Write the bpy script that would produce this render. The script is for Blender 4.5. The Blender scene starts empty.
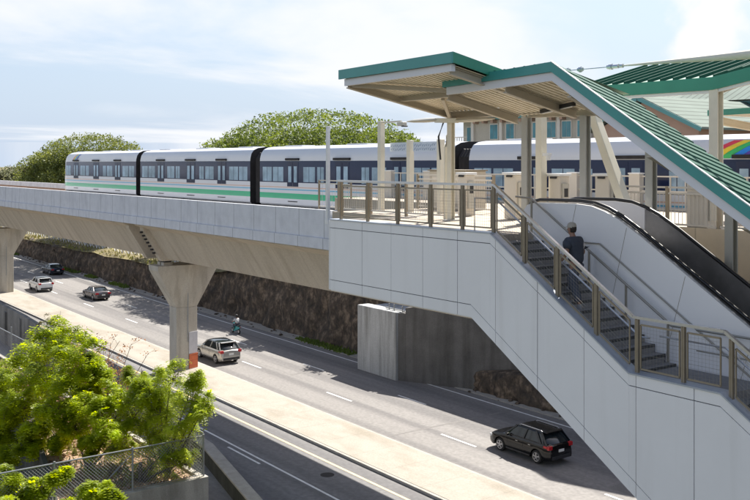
import bpy, math, random
from mathutils import Vector, noise
random.seed(7)
S = bpy.context.scene
COL = S.collection
R = math.radians
# World frame: +X along the guideway towards the viewer, +Y across it (away), +Z up. Camera over the origin.

# ------------------------------------------------------------------ materials
def mat(name, col, rough=.6, metal=0, var=.12, scale=3., bump=0., stretch=(1,1,1), col2=None, spec=.5, fine=0., trans=0.):
    m = bpy.data.materials.new(name); m.use_nodes = True
    nt = m.node_tree; n = nt.nodes; l = nt.links
    b = n['Principled BSDF']; b.inputs['Roughness'].default_value = rough; b.inputs['Metallic'].default_value = metal
    b.inputs['Specular IOR Level'].default_value = spec
    tc = n.new('ShaderNodeTexCoord'); mp = n.new('ShaderNodeMapping'); mp.inputs['Scale'].default_value = stretch
    l.new(tc.outputs['Object'], mp.inputs['Vector'])
    nz = n.new('ShaderNodeTexNoise'); nz.inputs['Scale'].default_value = scale; nz.inputs['Detail'].default_value = 6
    nz.inputs['Roughness'].default_value = .6
    l.new(mp.outputs[0], nz.inputs['Vector'])
    rp = n.new('ShaderNodeValToRGB'); rp.color_ramp.elements[0].position = .3; rp.color_ramp.elements[1].position = .7
    a = [max(0, c*(1-var)) for c in col]; z = [min(1, c*(1+var)) for c in (col2 or col)]
    rp.color_ramp.elements[0].color = (*a, 1); rp.color_ramp.elements[1].color = (*z, 1)
    l.new(nz.outputs['Fac'], rp.inputs[0])
    out = rp.outputs[0]
    if fine:
        nf = n.new('ShaderNodeTexNoise'); nf.inputs['Scale'].default_value = scale*14; nf.inputs['Detail'].default_value = 3
        l.new(tc.outputs['Object'], nf.inputs['Vector'])
        mx = n.new('ShaderNodeMixRGB'); mx.blend_type = 'OVERLAY'; mx.inputs[0].default_value = fine
        l.new(out, mx.inputs[1]); l.new(nf.outputs['Fac'], mx.inputs[2]); out = mx.outputs[0]
    l.new(out, b.inputs['Base Color'])
    if bump:
        bp = n.new('ShaderNodeBump'); bp.inputs['Strength'].default_value = bump; bp.inputs['Distance'].default_value = .05
        l.new(nz.outputs['Fac'], bp.inputs['Height']); l.new(bp.outputs[0], b.inputs['Normal'])
    if trans:
        t = n.new('ShaderNodeBsdfTranslucent'); l.new(out, t.inputs['Color'])
        hs = n.new('ShaderNodeHueSaturation'); hs.inputs['Value'].default_value = 2.4; hs.inputs['Saturation'].default_value = 1.1
        hs.inputs['Hue'].default_value = .485
        l.new(out, hs.inputs['Color']); l.new(hs.outputs[0], t.inputs['Color'])
        mx = n.new('ShaderNodeMixShader'); mx.inputs[0].default_value = trans
        l.new(b.outputs[0], mx.inputs[1]); l.new(t.outputs[0], mx.inputs[2]); l.new(mx.outputs[0], n['Material Output'].inputs['Surface'])
    return m

def add_lines(m, axis, period, width, dark=.55, offset=0.):
    """thin dark joints every `period` along an object axis, multiplied into the base colour"""
    nt = m.node_tree; n = nt.nodes; l = nt.links; b = n['Principled BSDF']
    src = b.inputs['Base Color'].links[0].from_socket
    tc = n.new('ShaderNodeTexCoord'); sp = n.new('ShaderNodeSeparateXYZ'); l.new(tc.outputs['Object'], sp.inputs[0])
    ad = n.new('ShaderNodeMath'); ad.operation = 'ADD'; ad.inputs[1].default_value = 1000*period+offset; l.new(sp.outputs[axis], ad.inputs[0])
    md = n.new('ShaderNodeMath'); md.operation = 'MODULO'; md.inputs[1].default_value = period; l.new(ad.outputs[0], md.inputs[0])
    lt = n.new('ShaderNodeMath'); lt.operation = 'LESS_THAN'; lt.inputs[1].default_value = width; l.new(md.outputs[0], lt.inputs[0])
    mx = n.new('ShaderNodeMixRGB'); mx.blend_type = 'MULTIPLY'; mx.inputs[2].default_value = (dark, dark, dark, 1)
    l.new(lt.outputs[0], mx.inputs[0]); l.new(src, mx.inputs[1]); l.new(mx.outputs[0], b.inputs['Base Color'])
    return m

def add_stains(m, scale, stretch, lo, hi, tint, amount):
    nt = m.node_tree; n = nt.nodes; l = nt.links; b = n['Principled BSDF']
    src = b.inputs['Base Color'].links[0].from_socket
    tc = n.new('ShaderNodeTexCoord'); mp = n.new('ShaderNodeMapping'); mp.inputs['Scale'].default_value = stretch
    mp.inputs['Location'].default_value = (3.3, 7.1, 1.7)
    nz = n.new('ShaderNodeTexNoise'); nz.inputs['Scale'].default_value = scale; nz.inputs['Detail'].default_value = 8
    l.new(tc.outputs['Object'], mp.inputs[0]); l.new(mp.outputs[0], nz.inputs['Vector'])
    mr = n.new('ShaderNodeMapRange'); mr.inputs[1].default_value = lo; mr.inputs[2].default_value = hi; mr.inputs[4].default_value = amount
    l.new(nz.outputs['Fac'], mr.inputs[0])
    mx = n.new('ShaderNodeMixRGB'); mx.blend_type = 'MULTIPLY'; mx.inputs[2].default_value = (*tint, 1)
    l.new(mr.outputs[0], mx.inputs[0]); l.new(src, mx.inputs[1]); l.new(mx.outputs[0], b.inputs['Base Color'])
    return m

M = {}
M['asphalt'] = add_stains(mat('asphalt', (.225,.213,.205), .85, var=.10, scale=.35, stretch=(.12,1,1), fine=.35, bump=.1), .5, (.02,1.5,1), .44, .60, (.66,.66,.68), .9)
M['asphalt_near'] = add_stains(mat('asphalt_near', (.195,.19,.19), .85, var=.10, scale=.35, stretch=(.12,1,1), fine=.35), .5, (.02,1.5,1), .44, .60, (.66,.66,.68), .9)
M['median'] = add_stains(add_lines(mat('median_concrete', (.35,.318,.275), .85, var=.07, scale=.8, fine=.25, bump=.05), 0, 3.0, .04, .8), .6, (.5,1.2,1), .48, .7, (.72,.70,.64), .8)
M['kerb'] = mat('kerb_concrete', (.36,.34,.31), .85, var=.15, scale=2, fine=.3)
M['paint_white'] = mat('road_paint_white', (.78,.78,.76), .6, var=.15, scale=4, fine=.3)
M['paint_yellow'] = mat('road_paint_yellow', (.80,.62,.33), .6, var=.12, scale=4, fine=.3)
M['girder'] = add_stains(add_lines(mat('girder_concrete', (.53,.47,.39), .8, var=.09, scale=.7, stretch=(1,.3,.25), fine=.2, bump=.05), 0, 3.05, .035, .72), 1.1, (1.2,.25,.16), .48, .72, (.70,.66,.61), .65)
M['pier'] = add_stains(mat('pier_concrete', (.53,.49,.42), .8, var=.1, scale=1.1, stretch=(1,1,.35), fine=.25, bump=.05), 1.5, (1.4,1.4,.18), .48, .7, (.66,.63,.59), .7)
M['parapet'] = add_stains(add_lines(mat('parapet_concrete', (.66,.67,.71), .75, var=.07, scale=1.5, fine=.2), 0, 2.44, .05, .55), 1.2, (1,1,.3), .5, .72, (.78,.78,.80), .7)
M['block'] = add_stains(mat('block_concrete', (.46,.47,.475), .85, var=.12, scale=1., stretch=(1,1,.2), fine=.25, bump=.05), 1.8, (1.6,1.6,.10), .45, .68, (.50,.49,.47), .9)
M['dark_wall'] = add_stains(mat('weathered_concrete', (.24,.23,.21), .9, var=.15, scale=1., fine=.25), 1.2, (1.2,1.2,.12), .42, .7, (.42,.41,.40), .9)
M['shade_wall'] = add_stains(mat('stained_shade_concrete', (.14,.135,.13), .9, var=.15, scale=1., fine=.25), 1.2, (1.2,1.2,.12), .42, .7, (.55,.54,.52), .9)  # stained concrete, base darkened to stand for the shade under the station
M['pit_wall'] = add_stains(mat('pit_shade_wall', (.055,.055,.045), .95, var=.3, scale=1., fine=.3), 1.2, (1.2,1.2,.3), .42, .7, (.4,.42,.36), .9)  # near-black base colour stands in for the shade inside the pit
M['plot_wall'] = add_stains(mat('plot_wall_concrete', (.42,.39,.35), .9, var=.12, scale=1.5, fine=.3), 1.6, (1,1,.2), .45, .7, (.5,.5,.48), .8)
M['slab'] = mat('platform_concrete', (.40,.34,.265), .7, var=.06, scale=1.5, fine=.15)
M['slab_edge'] = add_lines(mat('slab_edge_concrete', (.60,.50,.36), .75, var=.08, scale=1.2), 0, 2.2, .04, .7)
M['clad'] = add_stains(mat('white_cladding', (.85,.835,.825), .42, var=.03, scale=.5, fine=.04), .9, (2.2,1,.12), .5, .8, (.82,.81,.79), .7)
M['clad_dark'] = mat('cladding_backing', (.06,.06,.07), .9)
M['capmetal'] = mat('curb_cap_metal', (.45,.49,.56), .35, .4, var=.05, scale=2)
M['escal_panel'] = mat('escalator_panel', (.82,.81,.82), .33, var=.02, scale=.6)
M['bronze'] = mat('bronze_post', (.30,.25,.18), .45, .35, var=.1, scale=5)
M['rail_steel'] = mat('brushed_steel', (.62,.62,.64), .28, .85, var=.05, scale=8)
M['wire'] = mat('mesh_wire', (.36,.33,.28), .4, .6, var=.05)
M['step'] = mat('stair_tread', (.26,.25,.25), .8, var=.12, scale=6, fine=.3)
M['nosing'] = mat('stair_nosing', (.07,.07,.07), .6, var=.08)
M['black'] = mat('black_rubber', (.012,.012,.014), .35, var=.1)
M['tyre'] = mat('tyre_rubber', (.02,.02,.02), .8, var=.1)
M['blackglass'] = mat('balustrade_glass', (.20,.20,.205), .35, .35, var=.45, scale=.6)
M['steelblue'] = mat('column_paint', (.42,.42,.39), .45, .1, var=.05, scale=3)
M['cream'] = mat('cream_paint', (.70,.66,.54), .5, var=.05, scale=3)
M['beam'] = mat('beam_paint', (.48,.43,.35), .5, var=.05, scale=3)
M['teal'] = mat('teal_fascia', (.055,.30,.28), .35, var=.06, scale=1.5)
M['green'] = mat('green_fascia', (.03,.26,.17), .35, var=.06, scale=1.5)
M['roofgreen'] = mat('green_roof_pan', (.26,.38,.31), .7, spec=.2, var=.06, scale=2)
M['seam'] = mat('dark_green_seam', (.010,.075,.052), .7, spec=.2, var=.1, scale=2)
M['gutter'] = mat('lilac_gutter', (.72,.72,.76), .35, var=.03, scale=1)
M['soffit'] = mat('soffit_cream', (.82,.75,.62), .5, var=.04, scale=2)
M['train_white'] = mat('train_white', (.64,.65,.68), .25, var=.015, scale=1)
M['train_navy'] = mat('train_navy', (.015,.024,.065), .14, spec=.32, var=.05, scale=1)
M['train_green'] = mat('train_green', (.0,.42,.20), .25, var=.03)
M['train_blue'] = mat('train_blue', (.12,.42,.60), .25, var=.03)
M['train_orange'] = mat('train_orange', (.62,.42,.33), .25, var=.03)
M['train_glass'] = mat('train_window', (.30,.42,.52), .06, var=.35, scale=.9)
M['train_dark'] = mat('train_underframe', (.025,.022,.022), .8, var=.3, scale=3)
M['rust'] = mat('rusty_rail', (.20,.12,.08), .8, var=.3, scale=4)
for k, c in dict(red=(.72,.05,.07), yellow=(.85,.62,.03), limegreen=(.05,.5,.12), azure=(.02,.25,.75), violet=(.12,.06,.42)).items():
    M['rb_'+k] = mat('rainbow_'+k, c, .3, var=.02)
M['wall_beige'] = mat('stucco_beige', (.46,.42,.35), .85, var=.06, scale=.8, fine=.15)
M['wall_salmon'] = mat('stucco_salmon', (.42,.27,.20), .85, var=.06, scale=.8)
M['housroof'] = add_lines(mat('pale_green_metal_roof', (.21,.25,.22), .85, spec=.1, var=.08, scale=.5), 0, .62, .14, .62)
M['housteal'] = mat('teal_trim', (.10,.28,.27), .5, var=.05)
M['teal_glass'] = mat('teal_window_glass', (.06,.22,.26), .1, var=.3, scale=1.)
M['trim'] = mat('window_trim', (.66,.61,.54), .7, var=.05)
M['cabinet'] = mat('cream_cabinet', (.62,.57,.49), .5, var=.04, scale=2)
M['cabinet_top'] = mat('cabinet_top', (.75,.75,.74), .4, var=.03)
M['glasspane'] = mat('gate_glass', (.35,.42,.42), .08, var=.1)
M['lampgrey'] = mat('lamp_housing', (.50,.48,.42), .5, .2, var=.05)
M['bark'] = mat('tree_bark', (.11,.085,.06), .9, var=.3, scale=5, stretch=(1,1,.3), bump=.3)
M['twig'] = mat('dry_twig', (.22,.16,.12), .9, var=.25, scale=5)
M['leaf_far'] = mat('crown_leaf', (.055,.095,.02), .6, var=.35, scale=.35, col2=(.12,.155,.03), trans=.3)
M['leaf_far2'] = mat('crown_leaf_olive', (.06,.09,.022), .6, var=.35, scale=.35, col2=(.13,.15,.035), trans=.3)
M['leaf_grey'] = mat('grey_leaf', (.13,.14,.08), .7, var=.3, scale=.5, trans=.3)
M['leaf_near'] = mat('bright_leaf', (.13,.20,.012), .45, var=.35, scale=1.6, col2=(.30,.35,.025), trans=.62)
M['leaf_fine'] = mat('lime_leaf', (.19,.26,.025), .5, var=.3, scale=1.5, col2=(.32,.37,.05), trans=.6)
M['leaf_dry'] = mat('dry_leaf', (.20,.10,.06), .8, var=.3, scale=3, col2=(.30,.18,.08), trans=.3)
M['soil'] = add_stains(mat('dry_soil', (.34,.24,.16), .95, var=.25, scale=2.5, fine=.6, bump=.4), 1.3, (1,1,1), .5, .62, (.42,.38,.34), .9)
M['grassground'] = mat('dry_grass_ground', (.13,.10,.06), .95, var=.4, scale=.6, fine=.5, col2=(.20,.17,.07))
M['ground'] = mat('bare_ground', (.07,.07,.045), .95, var=.25, scale=.4, fine=.4)
M['drygrass'] = mat('dry_grass', (.24,.18,.08), .8, var=.35, scale=.8, col2=(.16,.18,.05), trans=.15)
M['greengrass'] = mat('weed_grass', (.10,.15,.03), .8, var=.3, scale=.8, trans=.3)
M['galv'] = mat('galvanised_steel', (.34,.35,.36), .45, .6, var=.1, scale=6)
M['orange'] = add_lines(mat('orange_paint', (.62,.16,.07), .7, var=.12, scale=4, fine=.3), 2, .38, .03, .7)
M['signwhite'] = mat('pale_panel', (.62,.62,.66), .5, var=.08, scale=4)
M['skin'] = mat('skin', (.28,.15,.10), .55, var=.05, scale=20)
M['shirt'] = mat('charcoal_shirt', (.045,.052,.07), .9, var=.12, scale=12, bump=.2)
M['jeans'] = mat('dark_jeans', (.07,.08,.11), .9, var=.25, scale=14, bump=.2)
M['cap'] = mat('tan_cap', (.36,.33,.28), .9, var=.1, scale=20)
M['shoe'] = mat('grey_shoe', (.30,.31,.33), .7, var=.1, scale=20)
M['hair'] = mat('dark_hair', (.02,.015,.012), .8)
M['cloth_white'] = mat('pale_shirt', (.55,.56,.58), .9, var=.08, scale=9)
M['moped_teal'] = mat('teal_moped_paint', (.03,.30,.32), .3, var=.05)
M['chrome'] = mat('rim_alloy', (.50,.50,.52), .3, .8, var=.05)
M['redlight'] = mat('tail_light_red', (.45,.015,.02), .15, var=.05)
M['headl'] = mat('head_light_clear', (.65,.66,.68), .1, var=.05)
M['plate'] = mat('licence_plate', (.7,.7,.68), .5, var=.05)
M['carglass'] = mat('car_glass', (.02,.026,.03), .04, var=.1)
M['plastic'] = mat('black_plastic', (.03,.03,.032), .6, var=.1)
def rockmat():
    m = bpy.data.materials.new('cut_rock'); m.use_nodes = True; n = m.node_tree.nodes; l = m.node_tree.links; b = n['Principled BSDF']
    b.inputs['Roughness'].default_value = .95
    tc = n.new('ShaderNodeTexCoord'); mp = n.new('ShaderNodeMapping'); mp.inputs['Scale'].default_value = (1, 1, .75)
    l.new(tc.outputs['Object'], mp.inputs[0])
    a = n.new('ShaderNodeTexNoise'); a.inputs['Scale'].default_value = 1.5; a.inputs['Detail'].default_value = 12; a.inputs['Roughness'].default_value = .68
    v = n.new('ShaderNodeTexVoronoi'); v.inputs['Scale'].default_value = 1.0; v.feature = 'DISTANCE_TO_EDGE'
    l.new(mp.outputs[0], a.inputs['Vector']); l.new(mp.outputs[0], v.inputs['Vector'])
    r = n.new('ShaderNodeValToRGB'); e = r.color_ramp.elements
    e[0].position = .36; e[0].color = (.04,.034,.03,1); e[1].position = .66; e[1].color = (.27,.205,.15,1)
    x = e.new(.52); x.color = (.10,.077,.058,1)
    l.new(a.outputs['Fac'], r.inputs[0])
    r2 = n.new('ShaderNodeValToRGB'); r2.color_ramp.elements[0].color = (.35,.33,.31,1); r2.color_ramp.elements[1].position = .07
    l.new(v.outputs['Distance'], r2.inputs[0])
    mx = n.new('ShaderNodeMixRGB'); mx.blend_type = 'MULTIPLY'; mx.inputs[0].default_value = .4
    l.new(r.outputs[0], mx.inputs[1]); l.new(r2.outputs[0], mx.inputs[2]); l.new(mx.outputs[0], b.inputs['Base Color'])
    bp = n.new('ShaderNodeBump'); bp.inputs['Strength'].default_value = .9; bp.inputs['Distance'].default_value = .25
    l.new(a.outputs['Fac'], bp.inputs['Height']); l.new(bp.outputs[0], b.inputs['Normal'])
    return m
M['rock'] = rockmat()
def carpaint(name, c, metal=.3):
    m = mat(name, c, .22, metal, var=.02, scale=2); m.node_tree.nodes['Principled BSDF'].inputs['Coat Weight'].default_value = .6; m.node_tree.nodes['Principled BSDF'].inputs['Specular IOR Level'].default_value = .2
    m.node_tree.nodes['Principled BSDF'].inputs['Coat Roughness'].default_value = .04
    return m

# ------------------------------------------------------------------ mesh builder
class MB:
    def __init__(s): s.v = []; s.f = []; s.mi = []; s.m = 0
    def face(s, idx): s.f.append(tuple(idx)); s.mi.append(s.m)
    def poly(s, pts):
        i = len(s.v); s.v += [tuple(p) for p in pts]; s.face(range(i, i+len(pts)))
    def box(s, x0, x1, y0, y1, z0, z1):
        i = len(s.v)
        s.v += [(x,y,z) for z in (z0,z1) for y in (y0,y1) for x in (x0,x1)]
        for q in ((0,2,3,1),(4,5,7,6),(0,1,5,4),(2,6,7,3),(0,4,6,2),(1,3,7,5)): s.face([i+k for k in q])
        return s
    def cbox(s, c, d): 
        return s.box(c[0]-d[0]/2, c[0]+d[0]/2, c[1]-d[1]/2, c[1]+d[1]/2, c[2]-d[2]/2, c[2]+d[2]/2)
    def prism(s, pts, off):
        """polygon pts (3D, planar) extruded by vector off"""
        i = len(s.v); n = len(pts)
        s.v += [tuple(p) for p in pts] + [(p[0]+off[0], p[1]+off[1], p[2]+off[2]) for p in pts]
        s.face([i+k for k in range(n)][::-1]); s.face([i+n+k for k in range(n)])
        for k in range(n): s.face((i+k, i+(k+1)%n, i+n+(k+1)%n, i+n+k))
        return s
    def xz(s, pts, y0, y1): return s.prism([(x, y0, z) for x, z in pts], (0, y1-y0, 0))
    def yz(s, pts, x0, x1): return s.prism([(x0, y, z) for y, z in pts], (x1-x0, 0, 0))
    def xy(s, pts, z0, z1): return s.prism([(x, y, z0) for x, y in pts], (0, 0, z1-z0))
    def rings(s, rs, closed=True, caps=True):
        base = [];
        for r in rs: base.append(len(s.v)); s.v += [tuple(p) for p in r]
        n = len(rs[0])
        for a, b in zip(base, base[1:]):
            for k in range(n if closed else n-1): s.face((a+k, a+(k+1)%n, b+(k+1)%n, b+k))
        if caps: s.face([base[0]+k for k in range(n)][::-1]); s.face([base[-1]+k for k in range(n)])
        return s
    def tube(s, pts, r, n=6, r2=None):
        pts = [Vector(p) for p in pts]; rs = []; m = len(pts)
        for i, p in enumerate(pts):
            t = (pts[min(i+1, m-1)]-pts[max(i-1, 0)]).normalized()
            u = t.cross(Vector((0,0,1)) if abs(t.z) < .95 else Vector((1,0,0))).normalized(); w = t.cross(u)
            rr = r if r2 is None else r+(r2-r)*i/(m-1)
            rs.append([p+(u*math.cos(a)+w*math.sin(a))*rr for a in [2*math.pi*k/n for k in range(n)]])
        return s.rings(rs)
    def bar(s, a, b, w, h, up=(0,0,1)):
        """rectangular bar from a to b, w wide, h tall"""
        a = Vector(a); b = Vector(b); t = (b-a).normalized(); u = t.cross(Vector(up))
        if u.length < 1e-4: u = Vector((1,0,0))
        u.normalize(); v = u.cross(t).normalized()
        rs = [[p+u*w/2*i+v*h/2*j for i, j in ((-1,-1),(1,-1),(1,1),(-1,1))] for p in (a, b)]
        return s.rings(rs)
    def ibeam(s, a, b, w, h, t=.03, up=(0,0,1)):
        a = Vector(a); b = Vector(b); d = (b-a).normalized(); u = d.cross(Vector(up))
        if u.length < 1e-4: u = Vector((1,0,0))
        u.normalize(); v = u.cross(d).normalized()
        o = v*(h/2-t/2)
        s.bar(a+o, b+o, w, t, up); s.bar(a-o, b-o, w, t, up); s.bar(a, b, t*.8, h-2*t-.002, up); return s
    def col(s, x, y, z0, z1, w=.2):
        """upright H column, flanges facing X"""
        t = .03
        s.box(x-w/2, x+w/2, y-w/2, y-w/2+t, z0, z1); s.box(x-w/2, x+w/2, y+w/2-t, y+w/2, z0, z1)
        s.box(x-t/2, x+t/2, y-w/2+t+.001, y+w/2-t-.001, z0, z1); return s
    def disc(s, c, r, axis=1, th=.02, n=16):
        pts = []
        for k in range(n):
            a = 2*math.pi*k/n; p = [0,0,0]; q = [i for i in range(3) if i != axis]
            p[q[0]] = c[q[0]]+r*math.cos(a); p[q[1]] = c[q[1]]+r*math.sin(a); p[axis] = c[axis]-th/2; pts.append(p)
        off = [0,0,0]; off[axis] = th
        return s.prism(pts, off)
    def build(s, name, m, parent=None, smooth=None, bevel=0, **kw):
        me = bpy.data.meshes.new(name)
        o = bpy.data.objects.new(name, me)
        off = Vector((0,0,0)); p = parent
        while p: off += p.location; p = p.parent
        me.from_pydata([Vector(v)-off for v in s.v], [], s.f)
        ms = m if isinstance(m, (list, tuple)) else [m]
        for k in ms: me.materials.append(M[k] if isinstance(k, str) else k)
        for p_, i in zip(me.polygons, s.mi): p_.material_index = i
        me.validate(); me.update()
        import bmesh
        bm = bmesh.new(); bm.from_mesh(me); bmesh.ops.recalc_face_normals(bm, faces=bm.faces); bm.to_mesh(me); bm.free()
        if smooth:
            for p_ in me.polygons: p_.use_smooth = True
            me.set_sharp_from_angle(angle=R(smooth))
        COL.objects.link(o); o.parent = parent
        if bevel:
            b = o.modifiers.new('bevel', 'BEVEL'); b.width = bevel; b.segments = 2; b.limit_method = 'ANGLE'; b.angle_limit = R(40)
        for k, v in kw.items(): o[k] = v
        return o
def thing(name, label, cat, loc=(0,0,0), rz=0, group=None):
    o = bpy.data.objects.new(name, None); COL.objects.link(o); o.location = loc; o.rotation_euler = (0,0,rz)
    o['label'] = label; o['category'] = cat; o.empty_display_size = .3
    if group: o['group'] = group
    return o
def tag(o, label, cat, group=None):
    o['label'] = label; o['category'] = cat
    if group: o['group'] = group
    return o
def dup(root, loc, rz=None, label=None):
    def cp(o, par):
        c = o.copy(); COL.objects.link(c); c.parent = par
        for ch in kids.get(o.name, []): cp(ch, c)
        return c
    kids = {}
    for o in list(COL.objects):
        if o.parent: kids.setdefault(o.parent.name, []).append(o)
    r = cp(root, None); r.location = loc
    if rz is not None: r.rotation_euler = (0,0,rz)
    if label: r['label'] = label
    return r

# ------------------------------------------------------------------ ground and roads
ST = dict(kind='structure')
SL = -.0062
def zr(x): return SL*(x+55)            # the road climbs gently away from the viewer
def sheet(name, m, y0, y1, dz, x0=-420, x1=40):
    b = MB(); n = 40
    for k in range(n):
        a = x0+(x1-x0)*k/n; c = x0+(x1-x0)*(k+1)/n
        b.poly([(a,y0,zr(a)+dz),(c,y0,zr(c)+dz),(c,y1,zr(c)+dz),(a,y1,zr(a)+dz)])
    return b.build(name, m, **ST)
b = MB(); b.poly([(-3000,-3000,-2.6),(1500,-3000,-2.6),(1500,3000,-2.6),(-3000,3000,-2.6)]); b.build('ground', 'ground', **ST)
sheet('near_road', 'asphalt_near', 19.2, 28.85, .0)
sheet('far_road', 'asphalt', 32.75, 44.0, .0)
def kerbed(name, m, y0, y1, h, x0=-420, x1=40):
    b = MB(); n = 40
    for k in range(n):
        a = x0+(x1-x0)*k/n; c = x0+(x1-x0)*(k+1)/n
        q = [(a,y0),(a,y1)]
        b.v += [(xx, yy, zr(xx)+zz) for xx in (a, c) for yy in (y0, y1) for zz in (-.3, h)]; i = len(b.v)-8
        for f in ((1,3,7,5),(0,1,5,4),(2,6,7,3)): b.face([i+t for t in f])
    return b.build(name, m, **ST)
kerbed('median', 'median', 29.04, 32.56, .16)
kerbed('median_kerb', 'kerb', 28.85, 29.04, .145); kerbed('median_kerb', 'kerb', 32.56, 32.75, .145)
kerbed('road_shoulder', 'kerb', 44.0, 46.5, .05)
def stripe(name, m, y, w, segs, dz=.008):
    b = MB()
    for a, c in segs:
        n = max(1, int((c-a)/10))
        for k in range(n):
            p = a+(c-a)*k/n; q = a+(c-a)*(k+1)/n
            b.poly([(p,y-w/2,zr(p)+dz),(q,y-w/2,zr(q)+dz),(q,y+w/2,zr(q)+dz),(p,y+w/2,zr(p)+dz)])
    return b.build(name, m, **ST)
stripe('lane_marking', 'paint_white', 43.15, .16, [(-420, 40)])
stripe('lane_marking', 'paint_yellow', 27.75, .15, [(-420, 40)])
stripe('lane_marking', 'paint_white', 25.05, .14, [(-420, 40)])
stripe('lane_marking', 'paint_white', 35.95, .15, [(-42.6+12.2*k-3.1*0, -39.6+12.2*k) for k in range(-28, 6)])
stripe('lane_marking', 'paint_white', 39.45, .15, [(-51.3+12.2*k, -48.3+12.2*k) for k in range(-28, 6)])
stripe('lane_marking', 'paint_white', 24.65, .14, [(-47.6+12.2*k, -44.0+12.2*k) for k in range(-28, 6)])
# turn arrow on the near road
b = MB(); x0, y0 = -62.4, 26.3
for pts in ([(-1.6,-.1),(1.2,-.1),(1.2,.1),(-1.6,.1)], [(-1.6,-.35),(-2.5,0),(-1.6,.35)], [(.4,.1),(.9,.1),(.2,.75),(-.2,.6)]):
    b.poly([(x0+p, y0+q, zr(x0+p)+.009) for p, q in pts])
b.build('lane_marking', 'paint_white', **ST)

M['patch'] = mat('asphalt_patch', (.185,.175,.168), .9, var=.12, scale=2, fine=.4)
for xa, xb, ya, yb in ((-61,-60.6,36.6,39.0),(-97,-90,37.0,38.2),(-44.2,-43.9,32.9,43),(-86.2,-85.9,32.9,43),(-31,-27.5,36.8,38.6)):
    b = MB(); n_ = 6
    b.poly([(xa+.1,ya,zr(xa)+.004),(xb-.05,ya+.06,zr(xb)+.004),(xb,yb-.1,zr(xb)+.004),(xa,yb,zr(xa)+.004)]); b.build('road_patch', 'patch', **ST)
for x_, y_ in ((-72.5,34.4),(-40.5,26.6)):
    b = MB(); b.disc((x_, y_, zr(x_)+.004), .36, 2, .006, 20); b.build('road_cover', 'train_dark', **ST)
# debris at the foot of the cutting
b = MB()
for _ in range(220):
    x = random.uniform(-160,-28); y = 44.75-abs(random.gauss(0,.35)); s_ = random.uniform(.04,.22); z = zr(x)+.04
    b.rings([[(x+math.cos(a)*s_*random.uniform(.7,1.2), y+math.sin(a)*s_*random.uniform(.7,1.2), z) for a in (0,1.2,2.5,3.8,5.1)],[(x+math.cos(a)*s_*.5, y+math.sin(a)*s_*.5, z+s_*.7) for a in (0,1.2,2.5,3.8,5.1)]])
b.build('loose_stones', 'rock', kind='stuff')
# upper terrace behind the rock cutting
def rock_top(x):
    if x < -95: t = 3.35+.25*math.sin(x*.05)
    else: t = 3.35+.25*math.sin(-95*.05)+min(3.8, (x+95)*.16)
    return t+zr(x)*.6+.35*noise.noise(Vector((x*.25, 0, 3)))
b = MB(); nx, ny = 120, 14
yy = [45.3, 46.2, 47.4, 48.8, 50, 54, 60, 80, 120, 200, 350, 700, 1400, 2600]
for i in range(nx+1):
    x = -460+(500)*i/nx
    xx = x if 0 < i < nx else (-2500 if i == 0 else 1400)
    for j, y in enumerate(yy):
        t = rock_top(x); h = t + (min(j, 4)/4)*.45 if x < -60 else t+.2*min(j, 4)
        b.v.append((xx, y, h+(.25*noise.noise(Vector((x*.2, y*.3, 0))) if j > 0 else -.1)))
for i in range(nx):
    for j in range(len(yy)-1): 
        a = i*len(yy)+j; b.face((a, a+len(yy), a+len(yy)+1, a+1))
b.build('terrace', 'grassground', smooth=50, **ST)

def rock(name, xs, y, base, top, label):
    b = MB(); rows = 16; n = int((xs[1]-xs[0])/.45)
    for i in range(n+1):
        x = xs[0]+(xs[1]-xs[0])*i/n; zb = zr(x)+base; zt = top(x)
        for j in range(rows+1):
            z = zb+(zt-zb)*j/rows
            d = .55*noise.noise(Vector((x*.35, z*.45, 1)))+.26*noise.noise(Vector((x*1.0, z*1.1, 5)))+.12*noise.noise(Vector((x*2.2, z*2.6, 9)))
            b.v.append((x, y+.035*(z-zb)*4-d*(1 if j else .3)+(0 if j < rows else .35), z))
        b.v.append((x, y+1.2, zt+.05))
    w = rows+2
    for i in range(n):
        for j in range(w-1):
            a = i*w+j; b.face((a, a+w, a+w+1, a+1))
    return tag(b.build(name, 'rock', smooth=60), label, 'rock wall')
rock('rock_wall', (-330, -54), 45.1, -.2, rock_top, 'long dark weathered rock cutting along the far side of the highway')
rock('rock_wall', (-53.4, -20), 44.6, -.2, lambda x: 2.0+.12*(x+44)+.15*noise.noise(Vector((x, 0, 0))), 'low brown rock bank under the dark concrete wall beside the black car')
# grass tufts on the cutting edge and at the foot of the wall
def tufts(name, m, n, fn, h, w=.05):
    b = MB()
    for _ in range(n):
        x, y, z = fn(); hh = h*random.uniform(.4, 1.3); a = random.uniform(0, 6.28)
        dx, dy = math.cos(a)*w*3, math.sin(a)*w*3; lx, ly = random.uniform(-.4,.4)*hh, random.uniform(-.4,.4)*hh
        b.poly([(x-dx,y-dy,z),(x+dx,y+dy,z),(x+lx+dx*.2,y+ly+dy*.2,z+hh),(x+lx-dx*.2,y+ly-dy*.2,z+hh)])
    return b.build(name, m, kind='stuff')
def edge():
    x = random.uniform(-220, -54); y = random.uniform(45.4, 49.5); return x, y, rock_top(x)+(y-45.3)/4.7*.45-.15
tufts('dry_grass', 'drygrass', 2600, edge, .40, .05)
def foot():
    x = -54-150*random.random()**1.4; 
    for _ in range(30):
        if noise.noise(Vector((x*.17, .4, 8.5))) > .08: break
        x = -54-150*random.random()
    return x, random.uniform(44.0, 44.9), zr(x)
tufts('weeds', 'greengrass', 1500, foot, .30, .05)

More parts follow.
